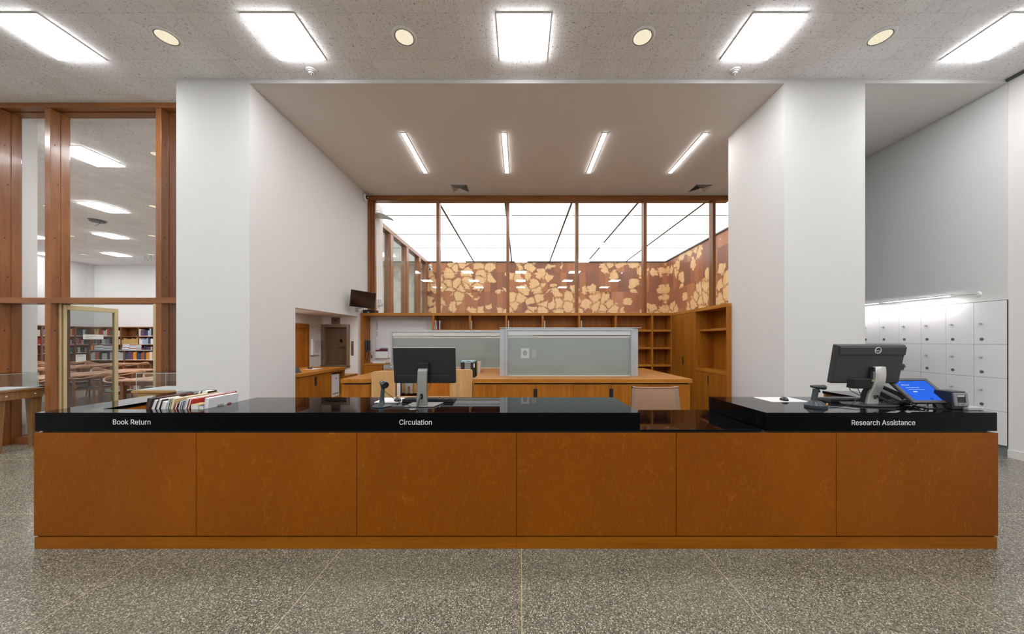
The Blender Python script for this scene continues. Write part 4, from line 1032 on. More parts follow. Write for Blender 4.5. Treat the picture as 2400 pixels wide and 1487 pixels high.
# ================================================================== bay: wall shelving under the glazing
YS = 7.80; SB = YS / F
def BX(px): return (px - VX) * SB
def BZ(py): return HC - (py - VY) * SB
t = thing('wall_shelving', 'long cherry wall shelving with whiteboard bay under the glazed wall', 'shelving', (BX(845), YS, 0))
xl, xr = BX(845) + 0.002, BX(1576) - 0.006
top0, top1 = BZ(740.2), BZ(734)
MB().box(xl, xr, YS, YB - 0.001, top0, top1).build('top_board', 'cherry_x', t, 0.002, world=True)
MB().box(xl, BX(852), YS, YB - 0.001, 0, top0 - 0.0005).build('end_panel', 'cherry', t, 0.002, world=True)
divs = [1015.5, 1101.5, 1186.5, 1272, 1358, 1443.5, 1529]
for px in divs:
    MB().box(BX(px) - 0.024, BX(px) + 0.024, YS + 0.004, YB - 0.02, 0.0, top0 - 0.0005).build('divider', 'cherry', t, 0.002, world=True)
MB().box(xr - 0.03, xr, YS + 0.004, YB - 0.02, 0, top0 - 0.0005).build('end_panel', 'cherry', t, world=True)
MB().box(BX(1015.5), xr, YB - 0.02, YB - 0.001, 0.0, top0 - 0.0005).build('back_panel', 'cherry', t, world=True)
sz = [BZ(773), BZ(814), BZ(855), BZ(855) - 0.415]
for i in range(7):
    a = BX(divs[i]) + 0.0245; b = (BX(divs[i + 1]) - 0.0245) if i < 6 else xr - 0.0305
    for z in sz: MB().box(a, b, YS + 0.004, YB - 0.0205, z - 0.05, z).build('shelf', 'cherry_x', t, 0.002, world=True)
# whiteboard bay: pale back panel, counter shelf, doors below
wbz = BZ(852.5)
MB().box(BX(852) + 0.001, BX(1015.5) - 0.025, YB - 0.02, YB - 0.001, wbz, top0 - 0.0005).build('pinboard_back', 'wall_warm', t, world=True)
MB().box(BX(852) + 0.001, BX(1015.5) - 0.025, YS + 0.004, YB - 0.021, wbz - 0.05, wbz).build('counter_shelf', 'cherry_x', t, 0.002, world=True)
xm = (BX(852) + BX(1015.5)) / 2
for a, b in ((BX(852) + 0.004, BX(897) - 0.002), (BX(897) + 0.002, BX(950))):
    dd = MB().box(a, b, YS + 0.01, YS + 0.03, 0.1, wbz - 0.055).build('door', 'cherry', t, 0.002, world=True)
    s_ = BX(897)
    MB().box(s_ - 0.018 if a < s_ - 0.1 else s_ + 0.0025, s_ - 0.0025 if a < s_ - 0.1 else s_ + 0.018, YS + 0.006, YS + 0.0105, wbz - 0.26, wbz - 0.12).build('pull', 'black', dd, world=True)
# metal bookends and books on the top shelf
for i, px in enumerate((1031, 1105.5, 1192, 1276.5, 1362)):
    x = PX(px, 7.86); zz = sz[0]
    o = thing('bookend', 'grey metal bookend in the top compartment, %s from the left' % nth(i), 'bookend', (x, 7.9, zz + 0.0005), 'metal bookends')
    MB().box(-0.002, 0.0, -0.07, 0.07, 0, 0.215).box(-0.012, 0.012, -0.072, -0.069, 0.0, 0.215).build('upright', 'alu', o)
    MB().box(0.0, 0.10, -0.07, 0.07, 0, 0.002).build('foot', 'alu', o)
for i, (px, wpx, hh, col, ln, lb) in enumerate([(1017.6, 1.6, 0.225, 'white', 7, 'white file leaning at the left end of the top shelf'), (1019.6, 1.6, 0.23, 'white', 8, 'second white file on the top shelf beside the leftmost divider'),
        (1021.8, 1.7, 0.22, 'light grey', 8, 'pale grey file leaning on the top shelf between the white ones'), (1023.8, 1.5, 0.215, 'white', 8, 'white file beside the maroon one on the top shelf'), (1026, 3.0, 0.21, 'dark red', 3, 'maroon file next to the leftmost metal bookend')]):
    o = thing('file_folder', lb, 'file', (PX(px, 7.86), 7.83, sz[0] + 0.0006), 'files on the top shelf', (0, math.radians(-ln), 0))
    MB().box(0.002, wpx * 7.86 / F - 0.002, 0.004, 0.20, 0.002, hh - 0.002).build('page_block', 'paper', o)
    MB().box(0, 0.0018, 0, 0.2, 0, hh).box(wpx * 7.86 / F - 0.0018, wpx * 7.86 / F, 0, 0.2, 0, hh).box(0, wpx * 7.86 / F, 0, 0.003, 0, hh).build('cover', BC[col], o)
# whiteboard, folder pocket, keys, phone, small box
yw = YB - 0.021
def WX(px): return PX(px, yw)
def WZ(py): return PZ(py, yw)
t = thing('whiteboard', 'white board with small dark tick marks along its left edge', 'whiteboard', (WX(940), yw, WZ(790)))
MB().box(WX(881.5), WX(1001), yw - 0.018, yw - 0.001, WZ(840), WZ(751.5)).build('panel', 'board', t, 0.002, world=True)
tk = MB()
for py in (753.5, 756, 759, 761.5, 764, 766.5, 769.5, 772, 777.5, 781, 784, 787): tk.box(WX(883), WX(883) + 0.024 + 0.006 * (int(py) % 3), yw - 0.0188, yw - 0.018, WZ(py) - 0.006, WZ(py) + 0.006)
tk.build('tick_marks', 'ink', t, world=True)
t = thing('wall_pocket', 'white wall pocket holding a maroon folder below the whiteboard', 'wall pocket', (WX(897), yw, WZ(840)))
MB().box(WX(882), WX(911), yw - 0.06, yw - 0.02, WZ(840), WZ(824)).build('tray', 'white', t, 0.003, world=True)
MB().box(WX(882.5), WX(910), yw - 0.052, yw - 0.04, WZ(838), WZ(817.5)).build('folder', 'maroon', t, world=True)
MB().box(WX(893), WX(911), yw - 0.036, yw - 0.03, WZ(838), WZ(815)).build('paper_sheet', BC['pale blue'], t, world=True)
MB().box(WX(882.5), WX(891), yw - 0.054, yw - 0.053, WZ(820), WZ(818)).build('folder_tab', 'paper', t, world=True)
t = thing('key_ring', 'bunch of keys on a ring hanging beside the wall phone', 'keys', (WX(872), yw, WZ(830)))
MB().ring(0.042, 0.003, (0, 0, 0), 24, 6, TR(WX(872.5), yw - 0.012, WZ(829)) @ Matrix.Rotation(PI / 2, 4, 'X')).build('ring', 'steel', t, world=True)
for q in range(4):
    mk = TR(WX(871) + 0.008 * q, yw - 0.02 - 0.004 * q, WZ(833)) @ Matrix.Rotation(math.radians(-24 + 16 * q), 4, 'Y')
    MB().box(-0.011, 0.011, -0.0015, 0.0015, -0.03, 0.0, mk).box(-0.004, 0.004, -0.0015, 0.0015, -0.075, -0.03, mk).build('key', 'key', t, 0.001, world=True)
t = thing('wall_phone', 'black wall phone with hanging coiled cord on the shelving end panel', 'telephone', (BX(858), 7.9, BZ(815)))
px0 = BX(852) + 0.001
MB().box(px0, px0 + 0.05, 7.86, 8.06, PZ(822, 7.95), PZ(798, 7.95)).build('base', 'charcoal', t, 0.006, world=True)
MB().tube([(px0 + 0.055, 7.90, PZ(799, 7.9)), (px0 + 0.075, 7.895, PZ(804, 7.9)), (px0 + 0.075, 7.895, PZ(814, 7.9)), (px0 + 0.055, 7.90, PZ(819, 7.9))], [0.03, 0.024, 0.024, 0.03], 12).build('handset', 'black', t, world=True)
pts = [(px0 + 0.04, 7.89, PZ(821, 7.9)), (px0 + 0.01, 7.88, PZ(828, 7.9)), (px0 + 0.012, 7.88, PZ(840, 7.9)), (px0 + 0.035, 7.88, PZ(845, 7.9)), (px0 + 0.07, 7.88, PZ(838, 7.9)), (px0 + 0.085, 7.89, PZ(824, 7.9))]
MB().tube(pts, 0.009, 8).build('cord', 'black', t, world=True)
t = thing('flat_box', 'flat white box lying on the counter shelf below the whiteboard', 'box', (BX(887), 7.9, wbz + 0.0005))
MB().box(-0.15, 0.15, -0.08, 0.12, 0, 0.032).build('carton', 'white', t, 0.003); MB().box(-0.152, 0.152, -0.082, 0.122, 0.0325, 0.042).build('lid', 'paper', t, 0.003)

# ------------------------------------------------------------------ right-hand cabinets
XF = 3.616
t = thing('tall_cabinet', 'tall cherry two-door cabinet at the right end of the wall shelving', 'cabinet', (XF, 7.3, 0))
MB().box(XF + 0.022, XF + 0.42, 6.805, 7.80, 0, top0 - 0.002).build('carcass', 'cherry', t, world=True)
MB().box(XF - 0.002, XF + 0.42, 6.80, YB - 0.001, top0 - 0.0015, top1).build('top_board', 'cherry_y', t, 0.002, world=True)
for a, b, s in ((6.83, 7.298, 1), (7.302, 7.795, -1)):
    d_ = MB().box(XF, XF + 0.021, a, b, 0.10, top0 - 0.008).build('door', 'cherry', t, 0.002, world=True)
    ye = b if s == 1 else a
    MB().box(XF - 0.002, XF + 0.001, min(ye - s * 0.004, ye - s * 0.028), max(ye - s * 0.004, ye - s * 0.028), 1.10, 1.28).build('pull', 'black', d_, world=True)
    if s == -1: MB().lathe([(0, 0), (0.010, 0), (0.010, 0.012), (0, 0.012)], n=12, mat=TR(XF, a + 0.04, 1.04) @ Matrix.Rotation(-PI / 2, 4, 'Y')).build('lock', 'steel', d_, world=True)
MB().box(XF - 0.0005, XF + 0.021, 6.80, 6.826, 0, top0 - 0.002).build('end_stile', 'cherry', t, 0.001, world=True)
t = thing('open_cabinet', 'cherry cabinet with open niche, one shelf and two low doors beside the right pier', 'cabinet', (XF, 6.3, 0))
ya, yb = 5.745, 6.797
MB().box(XF - 0.002, XF + 0.42, ya, yb, top0, top1).build('top_board', 'cherry_y', t, 0.002, world=True)
MB().box(XF, XF + 0.42, ya, ya + 0.024, 0, top0 - 0.001).build('side_panel', 'cherry', t, 0.002, world=True)
MB().box(XF, XF + 0.42, yb - 0.02, yb, 0, top0 - 0.001).build('side_panel', 'cherry', t, 0.002, world=True)
MB().box(XF + 0.385, XF + 0.42, ya + 0.0245, yb - 0.0205, 0, top0 - 0.001).build('back_panel', 'cherry', t, world=True)
MB().box(XF + 0.09, XF + 0.384, ya + 0.0245, yb - 0.0205, 1.865 - 0.045, 1.865).build('shelf', 'cherry_y', t, 0.002, world=True)
MB().box(XF - 0.001, XF + 0.384, ya + 0.0245, yb - 0.0205, 1.07 - 0.055, 1.07).build('counter', 'cherry_y', t, 0.002, world=True)
ym = (ya + yb) / 2 + 0.03
for a, b, s in ((ya + 0.027, ym - 0.002, 1), (ym + 0.002, yb - 0.023, -1)):
    d_ = MB().box(XF + 0.001, XF + 0.022, a, b, 0.1, 1.010).build('door', 'cherry', t, 0.002, world=True)
    if s == -1:
        MB().box(XF - 0.002, XF + 0.002, a + 0.004, a + 0.03, 0.80, 0.955).build('pull', 'black', d_, world=True)
    else:
        MB().lathe([(0, 0), (0.010, 0), (0.010, 0.012), (0, 0.012)], n=12, mat=TR(XF, b - 0.014, 0.765) @ Matrix.Rotation(-PI / 2, 4, 'Y')).build('lock', 'steel', d_, world=True)

# ------------------------------------------------------------------ work island: right counter, left counter, back counter
ZI = 1.07; YI0, YI1 = 4.82, 6.75
def IX(px): return PX(px, YI0)
t = thing('island_cabinet', 'wide cherry island cabinet with black recessed pulls behind the desk chair', 'cabinet', (IX(1365), YI0, 0))
MB().box(IX(1108) + 0.02, IX(1618), YI0 + 0.042, YI1 - 0.03, 0, ZI - 0.088).build('carcass', 'cherry', t, world=True)
MB().box(IX(1110), IX(1617), YI0 + 0.05, YI1 - 0.04, ZI - 0.088, ZI - 0.0605).build('shadow_gap', 'reveal', t, world=True)
edges = [1109, 1165, 1255, 1344.5, 1433.5, 1523.5, 1619]
for i in range(6):
    a, b = IX(edges[i]) + 0.002, IX(edges[i + 1]) - 0.002
    d_ = MB().box(a, b, YI0 + 0.02, YI0 + 0.041, 0.10, ZI - 0.082).build('door', 'cherry', t, 0.002, world=True)
    if i in (1, 3): MB().box(b - 0.026, b - 0.001, YI0 + 0.016, YI0 + 0.021, 0.72, 0.925).build('pull', 'black', d_, world=True)
    if i in (2, 4): MB().box(a + 0.001, a + 0.026, YI0 + 0.016, YI0 + 0.021, 0.72, 0.925).build('pull', 'black', d_, world=True)
wt = MB().box(IX(1108), IX(1623), YI0, YI1, ZI - 0.06, ZI).build('worktop', 'cherry_x', None, 0.003)
tag(wt, 'broad cherry worktop under the near glass screen', 'worktop')
t = thing('island_cabinet', 'narrow cherry counter cabinet with cut-off corner at the left of the work island', 'cabinet', (IX(832), YI0, 0))
c_ = 0.05
pl = [(IX(798), YI0), (IX(866) - c_ * 1.1, YI0), (IX(866), YI0 + c_), (IX(866), YI1), (IX(798), YI1)]
pin = [(IX(798) + 0.004, YI0 + 0.02), (IX(866) - c_ * 1.1 - 0.005, YI0 + 0.02), (IX(866) - 0.02, YI0 + c_ + 0.01), (IX(866) - 0.02, YI1), (IX(798) + 0.004, YI1)]
pg = [(x_ + (0.02 if i in (0, 4) else -0.02), y_ + (0.02 if i < 3 else -0.02)) for i, (x_, y_) in enumerate(pin)]
MB().prism(pin, 0, ZI - 0.085).build('carcass', 'cherry', t, 0.002, world=True)
MB().prism(pg, ZI - 0.085, ZI - 0.0605).build('shadow_gap', 'reveal', t, world=True)
wt = MB().prism(pl, ZI - 0.06, ZI).build('worktop', 'cherry_y', None, 0.003)
tag(wt, 'narrow cherry worktop with cut-off front corner left of the light oak panels', 'worktop')
t = thing('back_counter', 'cherry counter cabinet across the back of the work island', 'cabinet', (-1.48, 6.4, 0))
MB().box(IX(866) + 0.001, IX(1108) - 0.001, 6.18, YI1 - 0.02, 0, ZI - 0.0605).build('carcass', 'cherry', t, world=True)
MB().box(-1.585, -1.035, 5.34, 6.17, 0, 1.0).build('drawer_block', 'cherry', t, 0.002, world=True)
MB().box(IX(866) + 0.001, IX(1108) - 0.001, 6.15, YI1, ZI - 0.06, ZI).build('top', 'cherry_x', t, 0.002, world=True)
# light oak gables of the sit-down workplace
t = thing('oak_workstation', 'light oak workplace with two upright end panels set into the island', 'workstation', (-1.46, 4.9, 0))
for a, b, z1, c, nm in ((870, 925, 1.178, 'l', 'left'), (1054, 1107, 1.207, 'r', 'right')):
    x0_, x1_ = PX(a, 4.86), PX(b, 4.86); r = 0.03
    if c == 'l': pl = [(x0_, 0), (x1_, 0), (x1_, z1), (x0_ + 0.04, z1), (x0_, z1 - 0.025)]
    else:
        xu = PX(1063, 4.86)
        pl = [(x0_, 0), (x1_, 0)] + [(x1_ - r + r * math.cos(q * PI / 8), z1 - r + r * math.sin(q * PI / 8)) for q in range(5)] + [(x0_ - 0.10, z1), (x0_ - 0.10, 1.09), (x0_, 1.08)]
    MB().prism([(x_, z_) for x_, z_ in pl], -4.90, -4.86, Matrix.Rotation(PI / 2, 4, 'X')).build('end_panel', 'oak', t, 0.004, world=True)
MB().box(PX(867, 4.86) + 0.01, PX(1107, 4.86) - 0.01, 4.905, 5.33, 0.70, 0.735).build('desktop', 'oak', t, 0.003, world=True)
MB().box(-2.14, -1.60, 5.60, 5.62, 0.735, 1.0).box(-2.14, -2.12, 5.62, 6.1, 0.735, 1.0).box(-1.62, -1.60, 5.35, 6.1, 0.735, 1.0).box(-2.14, -1.60, 5.62, 6.1, 0.98, 1.0).build('shelf_box', 'oak', t, 0.002, world=True)
MB().box(-1.02, -0.74, 5.3, 6.14, 0.95, 0.985).box(-1.02, -1.0, 5.3, 6.14, 0.735, 0.95).box(-0.76, -0.74, 5.3, 6.14, 0.735, 0.95).build('side_shelf', 'oak', t, 0.002, world=True)
# little things in the workplace
def lp_(x, z, y): return (x, y, z)
d = 5.45
t = thing('binder', 'blue and white binder standing behind the left oak panel', 'binder', (PX(929, d), d, 0.7356))
MB().box(0.004, 0.062, 0.003, 0.08, 0.003, 0.265).build('page_block', 'paper', t); MB().box(0, 0.004, 0, 0.08, 0, 0.27).box(0.062, 0.066, 0, 0.08, 0, 0.27).box(0.004, 0.062, 0, 0.003, 0.12, 0.262).build('cover', BC['blue'], t)
d = 5.3
t = thing('pen_box', 'small white and black stationery boxes in front of the blue binder', 'stationery box', (PX(925, d), d, 0.7356))
MB().box(0, 0.032, 0, 0.05, 0, 0.215).build('dark_box', 'black', t); MB().box(0.034, 0.052, 0, 0.05, 0, 0.225).box(0.056, 0.072, 0, 0.05, 0, 0.205).build('pale_box', 'paper', t)
d = 5.56
t = thing('support_bracket', 'grey metal panel bracket with arched cut-out inside the oak workplace', 'bracket', (PX(950, d), d, 0.7356))
bw = 17 * d / F
pl = [(0, 0), (bw * 0.3, 0)] + [(bw * 0.5 - bw * 0.2 * math.cos(q * PI / 8), 0.10 + bw * 0.2 * math.sin(q * PI / 8)) for q in range(9)] + [(bw * 0.7, 0), (bw, 0), (bw, 0.31), (bw * 0.12, 0.31), (0, 0.2)]
MB().prism(pl, 0, 0.008, Matrix.Rotation(PI / 2, 4, 'X')).build('plate', 'alu', t, 0.001)
for i, (px, wpx, col, lb) in enumerate([(1080, 34, 'black', 'black magazine file with a coloured paper edge behind the right oak panel'), (1117.5, 3, 'tan', 'thin tan folder beside the black magazine file'), (1121, 3, 'white', 'thin white folder, last beside the black magazine file')]):
    d = 5.75
    x0_ = PX(px, d); ww = wpx * d / F - 0.001; h = (PZ(846 if i == 0 else 848, d) - 0.9856)
    dx = 0.0
    t = thing('magazine_file', lb, 'magazine file', (x0_, d, 0.9856), 'magazine files on the oak side shelf')
    if i == 0:
        MB().box(0, ww, 0, 0.004, 0, h - 0.03).box(0, 0.004, 0.004, 0.2, 0, h - 0.02).box(ww - 0.004, ww, 0.004, 0.2, 0, h - 0.02).box(0, ww, 0.2, 0.204, 0, h - 0.02).box(0.004, ww - 0.004, 0.004, 0.2, 0, 0.004).build('file_body', 'black', t)
        MB().box(0.27 * ww, 0.68 * ww, -0.001, 0.0, 0, h - 0.03).build('grey_band', 'grey', t)
        cm = NT('coloured paper edge'); nz = cm.noise(cm.coord(), 18, 2)
        cm.bsdf(cm.ramp(nz.outputs[0], [(0.35, rgb(60, 120, 190)), (0.47, rgb(190, 215, 225)), (0.56, rgb(150, 180, 110)), (0.65, rgb(50, 120, 200))]), 0.6)
        MB().box(0.006, ww - 0.006, 0.008, 0.19, 0.005, h).build('papers', cm.m, t)
        MB().box(ww * 0.88, ww * 0.96, -0.0015, -0.0002, h - 0.12, h - 0.05).build('label_sticker', 'paper', t)
    else:
        MB().box(0, 0.003, 0, 0.2, 0, h).box(ww - 0.003, ww, 0, 0.2, 0, h).box(0.003, ww - 0.003, 0, 0.003, 0, h).build('cover', BC[col], t); MB().box(0.003, ww - 0.003, 0.004, 0.196, 0.002, h - 0.006).build('page_block', 'paper', t)
d = 6.35
t = thing('laptop', 'grey closed-back laptop standing open on the back counter left of the slim monitor', 'laptop', (PX(917, d), d, ZI + 0.0006))
mt = TR(0, 0.0, 0.012) @ Matrix.Rotation(math.radians(-8), 4, 'X')
MB().box(-0.15, 0.15, 0.0, 0.22, 0.0, 0.012).build('base', 'grey', t, 0.003); MB().box(-0.15, 0.15, -0.006, 0.002, 0, 0.085, mt).build('lid', 'grey', t, 0.004)
MB().lathe([(0, 0), (0.01, 0)], n=12, cap=False, mat=mt @ TR(0.0, -0.0065, 0.045) @ Matrix.Rotation(PI / 2, 4, 'X')).build('emblem', 'white', t)

# ------------------------------------------------------------------ glass screens with roller shades
def screen(x0, x1, y, z1, label, flange, yb=0.36, clip_r=None):
    t = thing('glass_screen', label, 'glass screen', ((x0 + x1) / 2, y, ZI + 0.0006))
    z0 = ZI + 0.0006; e = 0.03
    MB().box(x0, x0 + e, y, y + 0.05, z0, z1 - 0.051).box(x0 + e, x0 + e + 0.012, y + 0.02, y + 0.045, z0, z1 - 0.09).build('post', 'alu', t, 0.002, world=True)
    MB().box(x1 - e, x1, y, y + 0.05, z0, z1 - 0.051).box(x1 - e - 0.012, x1 - e, y + 0.02, y + 0.045, z0, z1 - 0.09).build('post', 'alu', t, 0.002, world=True)
    MB().box(x0, x1, y, y + 0.05, z1 - 0.05, z1 - 0.008).build('head_rail', 'alu', t, 0.002, world=True)
    if flange:
        MB().box(x0 - 0.085, x0 - 0.001, y + 0.02, y + 0.045, z0, z1 - 0.009).build('side_plate', 'alu', t, 0.002, world=True)
        MB().box(x1 + 0.001, x1 + 0.085, y + 0.02, y + 0.045, z0, z1 - 0.009).build('side_plate', 'alu', t, 0.002, world=True)
        MB().box(x0 - 0.09, x1 + 0.125, y - 0.005, y + yb, z1 - 0.0075, z1).build('top_plate', 'alu_pale', t, 0.001, world=True)
    MB().box(x0 + e + 0.001, x1 - e - 0.001, y + 0.012, y + 0.045, z1 - 0.125, z1 - 0.0505).build('shade_box', 'alu_pale', t, 0.003, world=True)
    MB().box(x0 + e + 0.013, x1 - e - 0.013, y + 0.026, y + 0.040, z1 - 0.170, z1 - 0.135).build('shade_rail', 'shade', t, 0.004, world=True)
    MB().box(x0 + e + 0.013, x1 - e - 0.013, y + 0.030, y + 0.036, z0, z1 - 0.130).build('glass_panel', 'frost', t, world=True)
    MB().box(x0 + e + 0.013, x1 - e - 0.013, y + 0.020, y + 0.0295, z0, z0 + 0.012).build('sill_strip', 'alu_pale', t, world=True)
    return t
ys1 = 5.20
screen(PX(1184, ys1), PX(1484, ys1), ys1, PZ(768, ys1), 'near grey-green glass screen in an aluminium frame on the broad worktop', True)
ys2 = 6.68
screen(PX(914.5, ys2), PX(1250, ys2), ys2, PZ(773.6, ys2), 'far grey-green glass screen on the back counter behind the slim monitor', False)
# notices seen on the near screen
t = thing('taped_notice', 'white sheet with a grey oval taped inside the near glass screen', 'notice', (PX(1230.5, ys1), ys1 + 0.0295, PZ(828, ys1)))
MB().box(PX(1221, ys1), PX(1240.5, ys1), ys1 + 0.0272, ys1 + 0.0292, PZ(840.5, ys1), PZ(817, ys1)).build('sheet', plain('sheet behind glass', (0.50, 0.54, 0.52, 1), 0.3), t, world=True)
MB().lathe([(0, 0), (0.036, 0)], n=22, cap=False, mat=TR(PX(1230.5, ys1), ys1 + 0.0268, PZ(828, ys1)) @ Matrix.Rotation(PI / 2, 4, 'X') @ Matrix.Diagonal((0.95, 1.25, 1, 1))).build('oval_print', 'frost', t, world=True)
tag(MB().box(PX(1247, ys1), PX(1257.5, ys1), ys1 + 0.0272, ys1 + 0.0292, PZ(839.5, ys1), PZ(819, ys1)).build('taped_card', plain('card behind glass', (0.33, 0.37, 0.355, 1), 0.3), None), 'dim pale card taped beside the white oval sheet', 'notice')

# ------------------------------------------------------------------ alcove: counter, call-lift hatch, door recess, wall box
XC_ = -3.735
t = thing('alcove_counter', 'cherry counter cabinet with two doors and an open end bay in the left opening', 'cabinet', (XC_, 6.3, 0))
ye = 7.06
MB().box(-4.63, XC_ - 0.0, 5.56, ye, ZI - 0.058, ZI).build('worktop', 'cherry_y', t, 0.003, world=True)
ym_ = XC_ - 0.025
def YP(px, X): return X * F / (px - VX)
yn = YP(777.5, ym_)
MB().box(-4.63, ym_ - 0.022, 5.56, yn, 0, ZI - 0.0585).build('carcass', 'cherry', t, world=True)
MB().box(-4.63, ym_, ye - 0.03, ye - 0.012, 0, ZI - 0.0585).build('end_panel', 'cherry', t, 0.001, world=True)
MB().box(-4.63, -4.60, yn + 0.001, ye - 0.031, 0, ZI - 0.0585).build('niche_back', 'cherry', t, world=True)
MB().box(-4.59, ym_, yn + 0.001, ye - 0.031, ZI - 0.085, ZI - 0.0585).build('niche_rail', 'cherry_y', t, world=True)
MB().box(-4.59, ym_, yn + 0.001, ye - 0.031, 0.45, 0.47).build('niche_floor', 'cherry_y', t, world=True)
yd = YP(740, ym_)
for a, b, s in ((5.60, yd - 0.002, 1), (yd + 0.002, yn - 0.003, -1)):
    d_ = MB().box(ym_ - 0.021, ym_, a, b, 0.1, ZI - 0.064).build('door', 'cherry', t, 0.002, world=True)
    e_ = b if s == 1 else a
    MB().box(ym_ - 0.002, ym_ + 0.003, min(e_ - s * 0.003, e_ - s * 0.030), max(e_ - s * 0.003, e_ - s * 0.030), 0.80, 0.965).build('pull', 'black', d_, world=True)
t = thing('drawer_unit', 'small white two-drawer unit in the open end of the alcove counter', 'drawer unit', (XC_ - 0.25, 6.75, 0.4706))
y0_, y1_ = YP(778.5, -3.80), YP(797, -3.80)
MB().box(-4.3, -3.83, y0_, y1_, 0.4706, 0.94).build('case', 'white', t, 0.004, world=True)
for z0_, z1_ in ((0.48, 0.725), (0.73, 0.93)):
    dr = MB().box(-3.829, -3.815, y0_ + 0.004, y1_ - 0.004, z0_, z1_).build('drawer', 'white', t, 0.002, world=True)
    if z0_ > 0.6: MB().lathe([(0, 0), (0.014, 0), (0.014, 0.004), (0, 0.004)], n=14, mat=TR(-3.8148, (y0_ + y1_) / 2 + 0.02, 0.85) @ Matrix.Rotation(PI / 2, 4, 'Y')).build('lock', 'steel', dr, world=True)
    else: MB().box(-3.8148, -3.812, (y0_ + y1_) / 2 - 0.10, (y0_ + y1_) / 2 + 0.10, 0.535, 0.55).build('slot', 'charcoal', dr, world=True)
t = thing('laptop_stand', 'dark wedge-shaped device at the near end of the alcove counter', 'device', (-3.95, 5.62, ZI + 0.0006))
MB().add([(-0.12, 0, 0), (0.10, 0, 0), (0.10, 0.18, 0), (-0.12, 0.18, 0), (-0.12, 0.0, 0.10), (0.03, 0.0, 0.10), (0.03, 0.18, 0.10), (-0.12, 0.18, 0.10)], [(0, 3, 2, 1), (4, 5, 6, 7), (0, 1, 5, 4), (1, 2, 6, 5), (2, 3, 7, 6), (3, 0, 4, 7)]).build('housing', 'black', t, 0.004)
MB().box(-0.09, 0.02, 0.02, 0.16, 0.1005, 0.104).build('top_pad', 'charcoal', t, 0.002)
tag(MB().box(-4.22, -3.98, 6.40, 6.62, ZI + 0.0005, ZI + 0.004).build('mouse_pad', 'white', None), 'white mouse pad on the alcove counter', 'mouse pad')
ml = mouse(-4.16, 6.50, 'black mouse on the alcove counter pad', 1.2); ml.location.z = ZI + 0.0045
# door in the alcove's left wall
xa = -4.64
d2 = sroot('door_2')
y0d, y1d = 6.35, YP(722, xa)
zt_ = PZ(760, y1d)
struct('door_frame', MB().box(xa - 0.002, xa + 0.03, y1d - 0.09, y1d, 0, zt_).box(xa - 0.002, xa + 0.03, y0d, y0d + 0.09, 0, zt_).box(xa - 0.002, xa + 0.03, y0d + 0.09, y1d - 0.09, zt_ - 0.09, zt_), 'cherry', 0.002, d2)
dl = struct('door_leaf', MB().box(xa + 0.0005, xa + 0.012, y0d + 0.09, y1d - 0.09, 0.01, zt_ - 0.09), 'cherry', 0.001, d2)
struct('door_handle', MB().tube([(xa + 0.012, y0d + 0.16, 1.0), (xa + 0.06, y0d + 0.16, 1.0), (xa + 0.06, y0d + 0.27, 1.0)], 0.009), 'steel', 0, dl)
t = thing('wall_box', 'white wall cabinet box with perforated door left of the bronze hatch', 'wall box', (xa, 7.42, 1.4))
y0_, y1_ = YP(733, xa + 0.06), YP(751.5, xa + 0.06)
zb_, zt2 = PZ(833, 7.3), PZ(795, 7.3)
MB().box(xa + 0.001, xa + 0.048, y0_, y1_, zb_, zt2).build('case', 'white', t, 0.004, world=True)
dd = MB().box(xa + 0.0485, xa + 0.06, y0_ + 0.004, y1_ - 0.004, zb_ + 0.004, zt2 - 0.004).build('door', 'white', t, 0.002, world=True)
pm = NT('perforated grey sheet'); vo = pm.n('ShaderNodeTexVoronoi'); vo.inputs['Scale'].default_value = 70; vo.inputs['Randomness'].default_value = 0.0; pm.l(pm.coord(), vo.inputs['Vector'])
pm.bsdf(pm.mix(pm.math('LESS_THAN', vo.outputs['Distance'], 0.28), (0.6, 0.58, 0.58, 1), (0.28, 0.27, 0.27, 1)), 0.5)
MB().box(xa + 0.0602, xa + 0.062, y0_ + 0.075, y1_ - 0.025, zb_ + 0.05, zt2 - 0.05).build('perforated_panel', pm.m, dd, world=True)
MB().ball((xa + 0.066, y0_ + 0.045, (zb_ + zt2) / 2), 0.009).build('knob', 'steel', dd, world=True)
# bronze service hatch
yh = 7.68
def HX(px): return PX(px, yh)
def HZ(py): return PZ(py, yh)
t = thing('service_hatch', 'brushed bronze service lift hatch with round window on the alcove back wall', 'hatch', (HX(787), yh, HZ(858)))
fw = 0.065
MB().box(HX(755.5), HX(755.5) + fw, yh - 0.035, yh - 0.001, HZ(857), HZ(761)).box(HX(820) - fw, HX(820), yh - 0.035, yh - 0.001, HZ(857), HZ(761)).box(HX(755.5) + fw, HX(820) - fw, yh - 0.035, yh - 0.001, HZ(761) - fw, HZ(761)).build('frame', 'bronze_frame', t, 0.003, world=True)
MB().box(HX(754), HX(821), yh - 0.06, yh - 0.001, HZ(860.5), HZ(857) - 0.0005).build('sill', 'bronze', t, 0.003, world=True)
zm = HZ(815.5)
xa_, xb_, za_, zb2_ = HX(755.5) + fw, HX(820) - fw, HZ(857) + 0.0005, HZ(761) - fw
MB().box(xa_, xa_ + 0.006, yh, yh + 0.145, za_, zb2_).box(xb_ - 0.006, xb_, yh, yh + 0.145, za_, zb2_).box(xa_ + 0.006, xb_ - 0.006, yh, yh + 0.145, zb2_ - 0.006, zb2_).box(xa_ + 0.006, xb_ - 0.006, yh, yh + 0.145, za_, za_ + 0.006).build('reveal_lining', 'bronze_frame', t, world=True)
yo = 0.117
